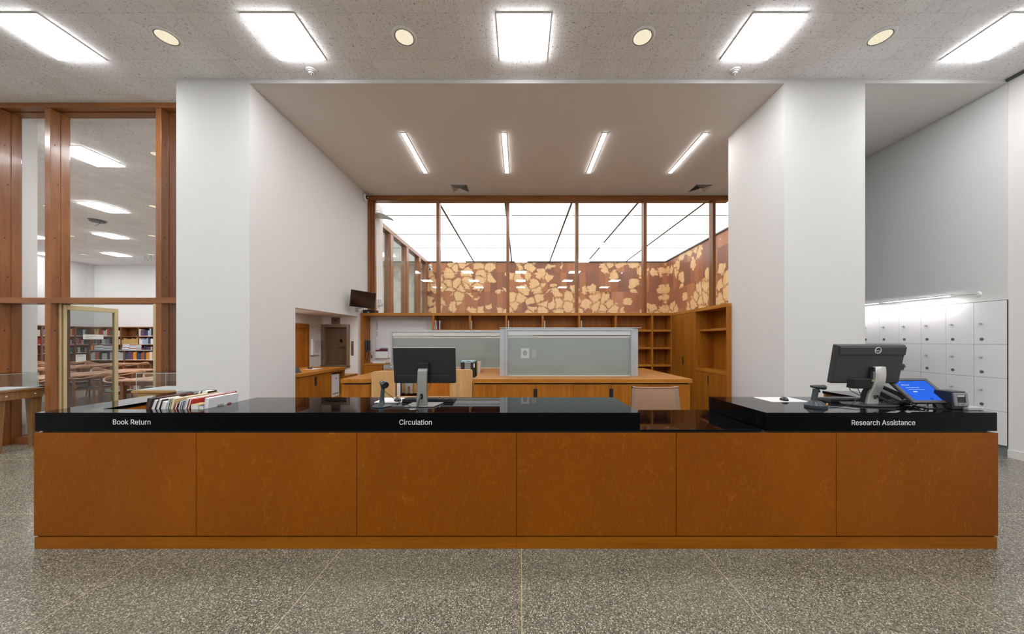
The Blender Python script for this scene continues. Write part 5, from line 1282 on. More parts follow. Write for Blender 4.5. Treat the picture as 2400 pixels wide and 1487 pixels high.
for z0_, z1_ in ((HZ(857) + 0.001, zm - 0.003), (zm + 0.003, HZ(761) - fw - 0.001)):
    MB().box(HX(755.5) + fw + 0.001, HX(820) - fw - 0.001, yh + 0.105, yh + 0.115, z0_, z1_).build('hatch_leaf', 'bronze', t, 0.002, world=True)
MB().ring(0.05, 0.012, (0, 0, 0), 28, 8, TR(HX(794), yh + 0.103, HZ(799.5)) @ Matrix.Rotation(PI / 2, 4, 'X')).build('window_ring', 'bronze_lite', t, world=True)
MB().lathe([(0, 0), (0.045, 0)], n=24, cap=False, mat=TR(HX(794), yh + 0.1035, HZ(799.5)) @ Matrix.Rotation(PI / 2, 4, 'X')).build('window_glass', 'black_gloss', t, world=True)
MB().box(HX(786), HX(799), yh + 0.07, yh + 0.1045, HZ(815), HZ(812.5)).box(HX(786), HX(799), yh + 0.085, yh + 0.1045, HZ(818), HZ(815.2)).build('pull_ledge', 'bronze_lite', t, 0.002, world=True)
t = thing('indicator_plate', 'small bronze indicator plate with a dark knob above the hatch', 'indicator plate', (HX(787), yh, HZ(752)))
MB().box(HX(777), HX(797), yh - 0.012, yh - 0.001, HZ(760.3), HZ(744.5)).build('plate', 'bronze', t, 0.002, world=True)
MB().lathe([(0, 0.02), (0.018, 0.016), (0.024, 0)], n=18, mat=TR(HX(787), yh - 0.0125, HZ(751)) @ Matrix.Rotation(PI / 2, 4, 'X')).build('knob', plain('dark red lens', (0.06, 0.012, 0.01, 1), 0.1), t, world=True)
t = thing('switch_plate', 'narrow bronze call button plate right of the hatch', 'button plate', (HX(826), yh, HZ(817)))
MB().box(HX(823), HX(829), yh - 0.01, yh - 0.001, HZ(834), HZ(800)).build('plate', 'bronze', t, 0.002, world=True)
for py in (813, 816.5, 820): MB().lathe([(0, 0.004), (0.011, 0.004), (0.012, 0)], n=12, mat=TR(HX(826), yh - 0.0103, HZ(py)) @ Matrix.Rotation(PI / 2, 4, 'X')).build('button', 'black', t, world=True)
tag(MB().box(-4.62, -3.80, 7.20, 7.675, 0.82, 0.865).build('shelf_ledge', 'cherry_x', None, 0.002), 'low cherry ledge on the alcove wall below the hatch', 'ledge')
t = thing('ceiling_light', 'small unseen square lamp added to brighten the alcove', 'ceiling light', (-4.50, 6.22, ZO))  # lamp added out of view behind the pier to brighten the alcove
MB().box(-0.11, 0.11, -0.11, 0.11, -0.010, -0.001).build('frame', 'white', t); MB().down(-0.095, 0.095, -0.095, 0.095, -0.0105).build('diffuser', 'alcove_fill', t)

# ------------------------------------------------------------------ things high on the walls of the bay
t = thing('wall_monitor', 'dark switched-off screen tilted down on a wall arm above the shelving end', 'monitor', (-3.785, 7.62, HZ(723)))
ce = Vector((PX(851.5, 7.35), 7.35, PZ(702.5, 7.35)))
ang = math.atan2(0.60, 0.257)
mt = TR(*ce) @ Matrix.Rotation(ang, 4, 'Z') @ Matrix.Rotation(math.radians(8), 4, 'X')
MB().box(-0.325, 0.325, -0.012, 0.02, -0.182, 0.182, mt).build('housing', 'black', t, 0.003, world=True)
MB().box(-0.315, 0.315, -0.0135, -0.0122, -0.170, 0.174, mt).build('screen', 'tv', t, world=True)
MB().box(-0.10, 0.10, 0.0205, 0.045, -0.10, 0.10, mt).build('mount_plate', 'charcoal', t, 0.003, world=True)
MB().tube([mt @ Vector((0.0, 0.045, -0.06)), (-3.62, 7.55, 2.42), (-3.70, 7.60, 2.39), (-3.788, 7.62, 2.39)], 0.02).box(-3.789, -3.775, 7.57, 7.67, 2.31, 2.46).build('wall_arm', 'alu', t, world=True)
t = thing('recorder_box', 'black recorder box with white side on top of the shelving below the wall screen', 'recorder', (PX(868, 7.95), 7.95, top1 + 0.0006))
MB().box(-0.135, 0.145, -0.10, 0.12, 0.004, 0.078).build('case', 'black', t, 0.003); MB().box(-0.15, -0.136, -0.1, 0.12, 0.004, 0.082).build('side_panel', 'white', t, 0.002)
MB().box(-0.03, 0.02, -0.1015, -0.1003, 0.012, 0.03).build('sticker', 'paper', t)
for sx in (-0.11, 0.11): MB().box(sx - 0.012, sx + 0.012, -0.08, -0.056, 0, 0.004).build('foot', 'charcoal', t)
cb = MB().tube([(PX(856, 7.7), 7.72, 2.44), (PX(852, 7.8), 7.78, 2.40), (PX(853, 7.85), 7.85, 2.34), (PX(858, 7.9), 7.92, 2.30)], 0.004).tube([(PX(874, 7.6), 7.62, 2.47), (PX(881, 7.8), 7.8, 2.43), (PX(884, 8.05), 8.08, 2.40)], 0.003)
tag(cb.build('cable', 'black', None), 'thin black cables between the wall screen and the recorder box', 'cable')
t = thing('mounted_camera', 'white dome camera with dark lens in the upper corner of the bay', 'camera', (-3.785, 8.02, PZ(463, 8.02)))
mt = TR(-3.788, 8.0, PZ(463.5, 8.0)) @ Matrix.Rotation(PI / 2, 4, 'Y')
MB().lathe([(0, 0), (0.075, 0.0), (0.085, 0.02), (0.07, 0.05), (0.05, 0.055), (0, 0.055)], n=28, mat=mt).build('housing', 'white', t, world=True)
MB().ball((0, 0, 0), 0.045, n=18, mat=TR(-3.725, 7.985, PZ(463.5, 8.0))).build('lens_dome', 'black_gloss', t, world=True)
MB().ball((0, 0, 0), 0.014, n=12, mat=TR(-3.688, 7.96, PZ(465, 8.0))).build('lens_rim', 'white', t, world=True)
# on the atrium pier
t = thing('wall_lamp', 'white leaf-shaped wall lamp plate high on the atrium pier', 'wall lamp', (-3.738, 8.6, PZ(503, 8.6)))
rg = []
for k in range(9):
    u = k / 8; wv = 0.20 * math.sin(PI * (0.25 + 0.72 * u)) ** 0.7; X_ = -3.735 + 0.42 * u; zz = PZ(503, 8.6) + 0.02 * math.sin(PI * u) - 0.09 * u * u
    rg.append([(X_, 8.6 - wv, zz - 0.06), (X_, 8.6, zz - 0.09), (X_, 8.6 + wv, zz - 0.06), (X_, 8.6 + wv, zz - 0.048), (X_, 8.6, zz - 0.078), (X_, 8.6 - wv, zz - 0.048)])
MB().loft(rg).build('reflector_plate', 'alu_pale', t, world=True)
MB().tube([(-3.739, 8.55, PZ(496, 8.6)), (-3.65, 8.55, PZ(494, 8.6)), (-3.58, 8.57, PZ(500, 8.6))], 0.006).tube([(-3.739, 8.66, PZ(496, 8.6)), (-3.66, 8.66, PZ(495, 8.6)), (-3.60, 8.64, PZ(500, 8.6))], 0.006).build('wire_bracket', 'steel', t, world=True)
MB().box(-3.739, -3.70, 8.57, 8.63, PZ(505, 8.6), PZ(498, 8.6)).build('wall_plate', 'white', t, 0.003, world=True)
t = thing('mounted_sensor', 'small white sensor box on the atrium pier beside the wall screen', 'sensor', (-3.738, 8.75, PZ(710, 8.75)))
MB().box(-3.739, -3.69, 8.62, 8.78, PZ(718, 8.7), PZ(703, 8.7)).build('case', 'white', t, 0.006, world=True)
MB().box(-3.69, -3.65, 8.66, 8.78, PZ(716.5, 8.7), PZ(702, 8.7)).build('cover', 'white', t, 0.006, world=True)
MB().box(-3.6495, -3.645, 8.68, 8.74, PZ(714.5, 8.7), PZ(713, 8.7)).build('slot', 'charcoal', t, world=True)
for i, (py, lb) in enumerate(((623.5, 'white round detector on the inlaid wall above the small camera'), (631, 'white camera with dark lens on the inlaid wall'))):
    t = thing('wall_sensor', lb, 'sensor' if i == 0 else 'camera', (PX(1008, 14.9), 14.98, PZ(py, 14.9)))
    m_ = TR(PX(1008, 14.95), 14.979, PZ(py, 14.95)) @ Matrix.Rotation(PI / 2, 4, 'X')
    MB().lathe([(0, 0.05), (0.05, 0.045), (0.085, 0.02), (0.085, 0)], n=22, mat=m_).build('housing', 'white', t, world=True)
    if i: MB().ball((0, 0, 0), 0.042, n=14, mat=m_ @ TR(0, 0, 0.045)).build('lens_dome', 'black_gloss', t, world=True)

# ------------------------------------------------------------------ lockers in the right bay
W_ = 0.325
ROWN = ['top', 'second', 'third', 'bottom']
pl_ = None
for c in range(8):
    for r in range(4):
        h = LZ[r] - LZ[r + 1]
        loc = (LX, YF + W_ * c, LZ[r + 1])
        lb = 'white locker with grey number disc, %s row, %s from the front corner' % (ROWN[r], nth(c))
        key = r
        if c == 0:
            t = thing('locker', lb, 'locker', loc, 'white lockers in the right bay')
            MB().box(0.024, 0.55, 0.0005, W_ - 0.0005, 0.0005, h - 0.0005).build('carcass', 'gap', t)
            MB().box(0.0, 0.022, 0.002, W_ - 0.002, 0.002, h - 0.002).build('door', 'locker', t, 0.001)
            zl = h * (0.42 if r == 0 else 0.50) + (0.05 if r else 0.04)
            yk = W_ - 0.085
            MB().lathe([(0, 0.022), (0.011, 0.022), (0.013, 0.0)], n=14, mat=TR(0, yk, zl) @ Matrix.Rotation(-PI / 2, 4, 'Y')).build('lock', 'steel', t)
            MB().tube([(-0.022, yk, zl), (-0.034, yk, zl)], 0.003).box(-0.052, -0.034, yk - 0.002, yk + 0.002, zl - 0.013, zl + 0.010).build('key', 'silver', t)
            MB().lathe([(0, 0.002), (0.022, 0.002), (0.023, 0)], n=22, mat=TR(0, yk, 0.075) @ Matrix.Rotation(-PI / 2, 4, 'Y')).build('number_disc', 'disc', t)
            if r == 0: LKP = {}
            LKP[r] = t
        else: dup(LKP[r], loc, label=lb)
struct('baseboard_lockers', MB().box(LX + 0.05, LX + 0.5, YF, YF + W_ * 8, 0, LZ[4] - 0.001), 'grey')

# ------------------------------------------------------------------ desk chair
t = thing('desk_chair', 'tan mesh-backed desk chair behind the low counter', 'chair', (1.66, 3.95, 0))
rg = []
N = 14
for k in range(N + 1):
    u = k / N; z = 0.46 + 0.585 * u; w_ = 0.325 - 0.045 * u
    y = 0.06 * u + 0.02 + (0.10 * (1 - u) ** 3)
    if u > 0.93: y += 0.10 * (u - 0.93)
    rg.append((w_, y, z))
def sheet(mb, x_of, th):
    v = []; M_ = 13
    for w_, y, z in rg:
        for q in range(M_):
            s_ = -1 + 2 * q / (M_ - 1); a0, a1 = x_of(w_)
            x = a0 + (a1 - a0) * (s_ + 1) / 2
            sag = 0.045 * (1 - (x / w_) ** 2); dz = 0.018 * (x / w_) ** 4 if z > 0.98 else 0
            v.append((x, y + sag, z + dz))
    n = len(v); v2 = [(a, b + th, c) for a, b, c in v]
    f = []
    for k in range(N):
        for q in range(M_ - 1):
            i = k * M_ + q; f += [(i, i + 1, i + M_ + 1, i + M_), (n + i, n + i + M_, n + i + M_ + 1, n + i + 1)]
    for q in range(M_ - 1):
        i = N * M_ + q; f += [(i, i + 1, n + i + 1, n + i), (q, n + q, n + q + 1, q + 1)]
    for k in range(N):
        i = k * M_; j = i + M_ - 1; f += [(i, i + M_, n + i + M_, n + i), (j, n + j, n + j + M_, j + M_)]
    mb.add(v + v2, f, True)
b_ = MB(); sheet(b_, lambda w_: (-w_ * 0.86, w_ * 0.86), 0.006); b_.build('backrest_mesh', 'tan', t)
for s_ in (-1, 1):
    b_ = MB(); sheet(b_, (lambda w_: (-w_, -w_ * 0.862)) if s_ < 0 else (lambda w_: (w_ * 0.862, w_)), 0.010); b_.build('side_webbing', 'tan_side', t)
    MB().tube([(s_ * (w_ - 0.002), y + 0.014, z + (0.018 if z > 0.98 else 0)) for w_, y, z in rg], 0.007, 10).build('side_rail', 'dgrey', t)
    w_, y, z = rg[-1]
    MB().ball((s_ * (w_ + 0.002), y + 0.004, z + 0.018), 0.0115, n=12).build('end_cap', 'tan_side' if s_ > 0 else 'black', t)
w_, y, z = rg[-1]
MB().tube([(x_ * w_ / 6, y + 0.005 + 0.045 * (1 - (x_ / 6) ** 2), z + 0.018 * (x_ / 6) ** 4 + 0.002) for x_ in range(-6, 7)], 0.012, 10).build('top_hem', 'tan', t)
MB().prism([(-0.25, -0.42), (0.25, -0.42), (0.27, 0.10), (-0.27, 0.10)], 0.47, 0.505).build('seat', 'tan', t, 0.012)
MB().box(-0.05, 0.05, -0.22, -0.08, 0.42, 0.469).build('seat_mount', 'steel', t, 0.006)
MB().lathe([(0, 0.09), (0.028, 0.09), (0.028, 0.28), (0.020, 0.28), (0.020, 0.43), (0, 0.43)], (0, -0.15, 0), 16).build('gas_column', 'steel', t)
for k in range(5):
    a = 2 * PI * k / 5 + 0.3
    e = (0.31 * math.cos(a), -0.15 + 0.31 * math.sin(a))
    MB().tube([(0.02 * math.cos(a), -0.15 + 0.02 * math.sin(a), 0.125), (e[0], e[1], 0.085)], [0.022, 0.014], 8).build('base_arm', 'steel', t)
    MB().lathe([(0, -0.012), (0.028, -0.012), (0.028, 0.012), (0, 0.012)], n=14, mat=TR(e[0], e[1], 0.029) @ Matrix.Rotation(PI / 2, 4, 'X')).tube([(e[0], e[1], 0.03), (e[0], e[1], 0.08)], 0.006).build('castor', 'black', t)
for s_ in (-1, 1):
    MB().tube([(s_ * 0.29, 0.09, 0.70), (s_ * 0.31, -0.05, 0.705), (s_ * 0.31, -0.25, 0.68), (s_ * 0.29, -0.30, 0.60), (s_ * 0.27, -0.20, 0.50)], 0.012, 8).build('armrest', 'steel', t)
# ================================================================== display tables in the hall
def vitrine(t, x0, x1, y0, y1, z0, z1, seams=True):
    e = 0.006
    MB().box(x0, x1, y0, y0 + e, z0, z1).build('case_front', 'glass_case', t, world=True)
    MB().box(x0, x1, y1 - e, y1, z0, z1).build('case_back', 'glass_case', t, world=True)
    MB().box(x0, x0 + e, y0 + e, y1 - e, z0, z1).build('case_side', 'glass_case', t, world=True)
    MB().box(x1 - e, x1, y0 + e, y1 - e, z0, z1).build('case_side', 'glass_case', t, world=True)
    MB().box(x0, x1, y0, y1, z1, z1 + e).build('case_top', 'glass_case', t, world=True)
    r = 0.004
    for x in (x0, x1 - r):
        MB().box(x, x + r, y0 - 0.001, y0 + 0.003, z0, z1).build('case_edge', 'edge', t, world=True)
        MB().box(x, x + r, y1 - 0.003, y1 + 0.001, z0, z1).build('case_edge', 'edge', t, world=True)
    MB().box(x0, x1, y0 - 0.001, y0 + 0.003, z1 - 0.002, z1 + 0.002).build('case_edge', 'edge', t, world=True)
    MB().box(x1 - r, x1, y0, y1, z1 - 0.002, z1 + 0.002).build('case_edge', 'edge', t, world=True)
zt1 = 0.905
t = thing('display_table', 'brown oak display table with clear case, at the left edge of the picture', 'display table', (-7.9, 4.9, 0))
xr_, y0_, y1_ = -7.46, 4.68, 5.165
MB().box(-9.2, xr_, y0_, y1_, zt1 - 0.03, zt1).build('table_top', 'oak_dark', t, 0.003, world=True)
MB().box(-9.17, xr_ - 0.015, y0_ + 0.015, y0_ + 0.04, zt1 - 0.145, zt1 - 0.0305).box(xr_ - 0.045, xr_ - 0.015, y0_ + 0.04, y1_ - 0.04, zt1 - 0.145, zt1 - 0.0305).box(-9.17, xr_ - 0.015, y1_ - 0.04, y1_ - 0.015, zt1 - 0.145, zt1 - 0.0305).build('apron', 'oak_dark', t, 0.002, world=True)
def leg(x, y, z1, s=0.045, k=0.62):
    return [[(x + sx * s * q + (s - s * q) * 0, y + sy * s * q, z) for sx, sy in ((-1, -1), (1, -1), (1, 1), (-1, 1))] for z, q in ((0, k), (z1, 1.0))]
for x, y in ((xr_ - 0.10, y0_ + 0.06), (xr_ - 0.10, y1_ - 0.06), (-9.1, y0_ + 0.06), (-9.1, y1_ - 0.06)):
    MB().loft(leg(x, y, zt1 - 0.1455, 0.055, 0.6), False).build('leg', 'oak_dark', t, 0.004, world=True)
for y in (y0_ + 0.10, y1_ - 0.10):
    MB().ball((xr_ - 0.0145, y, zt1 - 0.085), 0.010, n=10).build('peg', 'white', t, world=True)
MB().box(-9.1, xr_ - 0.06, y0_ + 0.05, y1_ - 0.05, zt1 + 0.0005, zt1 + 0.012).build('display_bed', 'white', t, world=True)
vitrine(t, -9.1, xr_ - 0.05, y0_ + 0.04, y1_ - 0.04, zt1 + 0.0005, zt1 + 0.235)
zt2_ = 0.93
t = thing('display_table', 'honey oak display table with clear case beside the left pier', 'display table', (-5.15, 4.85, 0))
MB().box(-5.475, -4.825, 4.62, 5.04, zt2_ - 0.032, zt2_).build('table_top', 'oak_mid', t, 0.003, world=True)
MB().box(-5.43, -4.84, 4.66, 4.69, zt2_ - 0.14, zt2_ - 0.0325).box(-5.43, -5.40, 4.69, 5.0, zt2_ - 0.14, zt2_ - 0.0325).box(-5.43, -4.84, 4.98, 5.01, zt2_ - 0.14, zt2_ - 0.0325).build('apron', 'oak_mid', t, 0.002, world=True)
for x, y in ((-5.39, 4.71), (-5.39, 4.97), (-4.88, 4.71), (-4.88, 4.97)):
    MB().loft(leg(x, y, zt2_ - 0.1405, 0.04, 0.65), False).build('leg', 'oak_mid', t, 0.003, world=True)
MB().box(-5.42, -4.84, 4.65, 5.02, zt2_ + 0.0005, zt2_ + 0.010).build('display_bed', 'white', t, world=True)
vitrine(t, -5.425, -4.83, 4.64, 5.03, zt2_ + 0.0005, zt2_ + 0.245)
# fire extinguisher on the sill behind the side pane
t = thing('fire_extinguisher', 'red fire extinguisher with striped label behind the display table leg', 'fire extinguisher', (-7.965, 5.37, 0.1056))
MB().lathe([(0, 0), (0.046, 0.0), (0.050, 0.008), (0.050, 0.245), (0.040, 0.285), (0.018, 0.305), (0, 0.305)], n=24).build('cylinder', 'red', t)
for z0_, z1_, mt_ in ((0.045, 0.105, 'paper'), (0.135, 0.155, BC['orange']), (0.158, 0.178, 'blue_label'), (0.18, 0.232, 'paper')):
    if mt_ == 'blue_label': mt_ = BC['blue']
    MB().lathe([(0.0506, z0_), (0.0506, z1_)], n=24, cap=False).build('label_band', mt_, t)
MB().lathe([(0, 0.305), (0.016, 0.305), (0.016, 0.335), (0, 0.335)], n=14).box(-0.012, 0.075, -0.008, 0.008, 0.335, 0.345).box(-0.012, 0.065, -0.008, 0.008, 0.36, 0.368).build('valve_handle', 'red', t, 0.002)
MB().tube([(0.015, 0, 0.32), (0.05, -0.02, 0.30), (0.062, -0.02, 0.2), (0.06, -0.02, 0.09)], 0.007).build('hose', 'black', t)

# ================================================================== reading room
# tables run along Y in four ranks
def read_table(x0, x1, y0, y1, label):
    t = thing('reading_table', label, 'table', ((x0 + x1) / 2, (y0 + y1) / 2, 0), 'reading room tables')
    MB().box(x0, x1, y0, y1, 0.712, 0.74).build('table_top', 'teak_top', t, 0.004, world=True)
    MB().box(x0 + 0.004, x1 - 0.004, y0 + 0.004, y1 - 0.004, 0.695, 0.7115).build('top_edging', 'teak', t, 0.002, world=True)
    MB().box(x0 + 0.12, x1 - 0.12, y0 + 0.10, y0 + 0.13, 0.61, 0.6945).box(x0 + 0.12, x1 - 0.12, y1 - 0.13, y1 - 0.10, 0.61, 0.6945).box(x0 + 0.12, x0 + 0.15, y0 + 0.13, y1 - 0.13, 0.61, 0.6945).box(x1 - 0.15, x1 - 0.12, y0 + 0.13, y1 - 0.13, 0.61, 0.6945).build('apron', 'teak', t, 0.002, world=True)
    for x in (x0 + 0.13, x1 - 0.13):
        for y in (y0 + 0.12, y1 - 0.12): MB().loft(leg(x, y, 0.6945, 0.04, 0.7), False).build('leg', 'teak', t, 0.003, world=True)
    for k in range(3):
        y = y0 + (y1 - y0) * (k + 0.5) / 3
        MB().lathe([(0, 0.003), (0.028, 0.003), (0.03, 0)], (x1 - 0.14, y, 0.7405), 18).lathe([(0.03, 0.001), (0.036, 0.0)], (x1 - 0.14, y, 0.7405), 18, cap=False).build('cable_cap', 'alu', t, world=True)
    return t
def make_chair(label):
    t = thing('reading_chair', label, 'chair', (0, 0, 0), 'reading room armchairs')
    sh = [(-0.24, 0.22), (0.24, 0.22), (0.20, -0.21), (-0.20, -0.21)]
    MB().prism([(x * 0.93, y * 0.93) for x, y in sh], 0.425, 0.458).build('seat', 'leather', t, 0.012)
    MB().prism(sh, 0.385, 0.4245).build('seat_frame', 'teak', t, 0.006)
    for sx in (-1, 1):
        MB().tube([(sx * 0.25, 0.235, 0.0), (sx * 0.252, 0.225, 0.40), (sx * 0.262, 0.195, 0.668)], [0.014, 0.023, 0.016], 10).build('leg', 'teak', t)
        MB().tube([(sx * 0.215, -0.27, 0.0), (sx * 0.205, -0.215, 0.40), (sx * 0.20, -0.215, 0.70)], [0.014, 0.023, 0.016], 10).build('leg', 'teak', t)
    pts = []; ra = []; rb = []
    for k in range(17):
        a = PI * k / 16; s = math.sin(a)
        x = 0.275 * math.cos(a); y = 0.20 - 0.47 * (abs(s) ** 0.8)
        pts.append((x, y, 0.675 + 0.075 * s ** 2)); ra.append(0.026 - 0.010 * s); rb.append(0.012 + 0.042 * s ** 4)
    pts = [(0.272, 0.27, 0.672)] + pts + [(-0.272, 0.27, 0.672)]; ra = [0.024] + ra + [0.024]; rb = [0.010] + rb + [0.010]
    MB().tube(pts, ra, 12, rb).build('arm_rail', 'rail_wood', t)
    return t
chair0 = None
def put_chair(x, y, rz, label):
    global chair0
    if chair0 is None:
        chair0 = make_chair(label); chair0.location = (x, y, 0); chair0.rotation_euler = (0, 0, rz)
    else: dup(chair0, (x, y, 0), (0, 0, rz), label)
TB = [(-9.15, -8.0, 7.35, 9.75, 'nearest'), (-12.4, -11.2, 7.3, 10.4, 'second'), (-16.2, -15.05, 9.6, 13.2, 'third'), (-19.4, -18.3, 10.8, 13.9, 'farthest')]
for x0, x1, y0, y1, nm in TB:
    read_table(x0, x1, y0, y1, '%s long teak reading table seen through the brass door' % nm)
    n = 3 if y1 - y0 < 3 else 4
    for k in range(n):
        y = y0 + (y1 - y0) * (k + 0.5) / n
        put_chair(x1 + 0.27, y, PI / 2 + 0.08 * ((k % 3) - 1), 'bent-arm chair, black seat, door side of the %s table, %s from near end' % (nm, nth(k)))
        put_chair(x0 - 0.27, y, -PI / 2 + 0.07 * ((k % 2) - 0.5), 'bent-arm chair, black seat, far side of the %s table, %s from near end' % (nm, nth(k)))
# small white sign on the farthest table
t = thing('table_sign', 'white upright sign on the farthest reading table', 'sign', (-18.42, 13.78, 0.7406))
MB().box(-0.13, 0.13, -0.003, 0.003, 0.0, 0.30, Matrix.Rotation(math.radians(50), 4, 'Z')).build('sheet', 'paper', t)
MB().box(-0.10, 0.06, -0.0035, -0.003, 0.245, 0.255, Matrix.Rotation(math.radians(50), 4, 'Z')).box(-0.10, 0.02, -0.0035, -0.003, 0.225, 0.233, Matrix.Rotation(math.radians(50), 4, 'Z')).build('print', 'ink', t)

# bookcases: back wall, left wall, low one in front
RB = 15.60
zs_ = [2.28, 1.82, 1.437, 1.055, 0.67, 0.29]
t = thing('bookcase', 'tall mahogany bookcase along the reading room back wall', 'bookcase', (-18.8, RB, 0))
MB().box(-20.34, -16.5, RB, 15.968, 2.235, 2.28).build('top_board', 'teak', t, world=True)
MB().box(-20.34, -16.5, 15.94, 15.968, 0, 2.234).build('back_panel', 'teak', t, world=True)
dvx = [-20.33, -19.36, -18.92 + 0.0, -17.93, -17.0]
dvx = [PX(179, RB), PX(232, RB), PX(283, RB), PX(324, RB), PX(366, RB)]
dvx[0] = -20.32
for x in dvx + [-16.52]: MB().box(x - 0.02, x + 0.02, RB, 15.939, 0, 2.234).build('divider', 'teak', t, world=True)
for i in range(5):
    a = dvx[i] + 0.021; b = (dvx + [-16.52])[i + 1] - 0.021
    for z in zs_[1:]: MB().box(a, b, RB + 0.004, 15.939, z - 0.03, z).build('shelf', 'teak', t, world=True)
LXB = -20.36
t = thing('bookcase', 'tall mahogany bookcase along the reading room left wall', 'bookcase', (LXB, 14.5, 0))
MB().box(-20.698, LXB, 12.6, 15.96, 2.235, 2.28).build('top_board', 'teak', t, world=True)
MB().box(-20.698, -20.67, 12.6, 15.96, 0, 2.234).build('back_panel', 'teak', t, world=True)
dvy = [12.62, 13.0, 14.0, 15.05, 15.58]
for y in dvy: MB().box(-20.669, LXB, y - 0.02, y + 0.02, 0, 2.234).build('divider', 'teak', t, world=True)
for i in range(4):
    for z in zs_[1:]: MB().box(-20.669, LXB - 0.004, dvy[i] + 0.021, dvy[i + 1] - 0.021, z - 0.03, z).build('shelf', 'teak', t, world=True)
t = thing('low_bookcase', 'low grey-topped bookcase standing before the reading room back wall', 'bookcase', (-18, 14.6, 0))
LB0, LB1 = PX(208, 14.6), PX(372, 14.6)
zlb = PZ(820.5, 14.6)
MB().box(LB0, LB1, 14.60, 15.0, zlb - 0.05, zlb).build('top_board', 'grey', t, world=True)
MB().box(LB0 + 0.01, LB1 - 0.01, 14.97, 14.99, 0, zlb - 0.051).build('back_panel', 'teak', t, world=True)
for z in (0.745, 0.36, 0.05): MB().box(LB0 + 0.04, LB1 - 0.04, 14.62, 14.969, z - 0.03, z).build('shelf', 'teak', t, world=True)
for x in (LB0 + 0.02, (LB0 + LB1) / 2, LB1 - 0.02): MB().box(x - 0.018, x + 0.018, 14.61, 14.969, 0, zlb - 0.051).build('divider', 'teak', t, world=True)
# books: one mesh family, spine towards the room; covers re-coloured per book through object material slots
bw_ = MB().box(0, 1, 0, 1, 0, 1)
def book_proto():
    me = bpy.data.meshes.new('spine_book'); s = MB()
    s.box(0, 0.10, 0, 1, 0, 1).box(0.90, 1, 0, 1, 0, 1).box(0.10, 0.90, 0, 0.06, 0, 1)
    me.from_pydata([tuple(p) for p in s.v], [], s.f); me.update(); return me
BPM = {}
def book_meshes(col):
    if col not in BPM:
        a = book_proto(); a.materials.append(BC[col])
        s = MB().box(0.10, 0.90, 0.0605, 0.97, 0.02, 0.97); b = bpy.data.meshes.new('pages'); b.from_pydata([tuple(p) for p in s.v], [], s.f); b.materials.append(M['paper']); b.update()
        l = MB().box(0.12, 0.88, -0.012, -0.001, 0.04, 0.12); c = bpy.data.meshes.new('label'); c.from_pydata([tuple(p) for p in l.v], [], l.f); c.materials.append(M['paper']); c.update()
        BPM[col] = (a, b, c)
    return BPM[col]
NBOOK = 0
def shelf_book(x, y, z, th, h, dp, rz, col, label, group, lab=True):
    global NBOOK
    NBOOK += 1
    t = bpy.data.objects.new('book', None); COL.objects.link(t); t.location = (x, y, z + 0.0006); t.rotation_euler = (0, 0, rz)
    t['label'] = label; t['category'] = 'book'; t['group'] = group
    a, b, c = book_meshes(col)
    for nm, me in (('cover', a), ('page_block', b)) + ((('spine_label', c),) if lab else ()):
        o = bpy.data.objects.new(nm, me); COL.objects.link(o); o.parent = t; o.scale = (th, dp, h)
    return t
random.seed(23)
PAL = {'dark': ['black', 'dark green', 'navy', 'grey', 'slate blue', 'dark red', 'tan', 'green', 'light grey', 'red', 'beige', 'teal'],
       'tan': ['tan', 'tan', 'tan', 'tan', 'pale blue', 'black'], 'mix': ['navy', 'beige', 'white', 'dark red', 'purple', 'black', 'pale blue', 'red', 'light grey', 'slate blue'],
       'low': ['rust', 'black', 'light grey', 'light grey', 'light grey', 'purple', 'slate blue'], 'low2': ['orange', 'slate blue', 'beige', 'orange', 'rust', 'rust', 'dark red', 'white', 'purple', 'slate blue']}
SH = ['top', 'second', 'third', 'fourth', 'fifth']
BAY = ['corner', 'second', 'third', 'fourth', 'fifth']
def row_along_x(x0, x1, yf, z, clear, pal, where, group, tmin=0.045, tmax=0.075, lo=0.62, fill=1.0):
    x = x0 + 0.004; i = 0; run = None; nrun = 0
    while x < x0 + (x1 - x0) * fill:
        if nrun <= 0: run = random.choice(pal); nrun = random.randint(1, 3)
        th = random.uniform(tmin, tmax); nrun -= 1
        if x + th > x1 - 0.004: break
        h = clear * random.uniform(lo, 0.92)
        shelf_book(x, yf + 0.02, z, th - 0.002, h, 0.2, 0, run, '%s book, %s from left, %s' % (run, nth(i), where), group)
        x += th; i += 1
rbn = 0
for i in range(5):
    a = dvx[i] + 0.021; b = (dvx + [-16.52])[i + 1] - 0.021
    for r in range(3):
        z = zs_[r + 1]; clear = zs_[r] - zs_[r + 1] - 0.04
        where = '%s shelf, %s bay of back bookcase' % (SH[r], BAY[i])
        if i == 2 and r == 0:
            shelf_book(b - 0.10, RB + 0.02, z, 0.045, clear * 0.55, 0.2, 0, 'black', 'black book alone at the right end of the otherwise empty top shelf', 'books in the back wall bookcase')
            continue
        if i == 4: continue
        pal = PAL['tan'] if (i == 2 and r >= 1) else PAL['mix'] if i == 3 else PAL['dark']
        row_along_x(a, b, RB, z, clear, pal, where, 'books in the back wall bookcase', 0.055, 0.085)
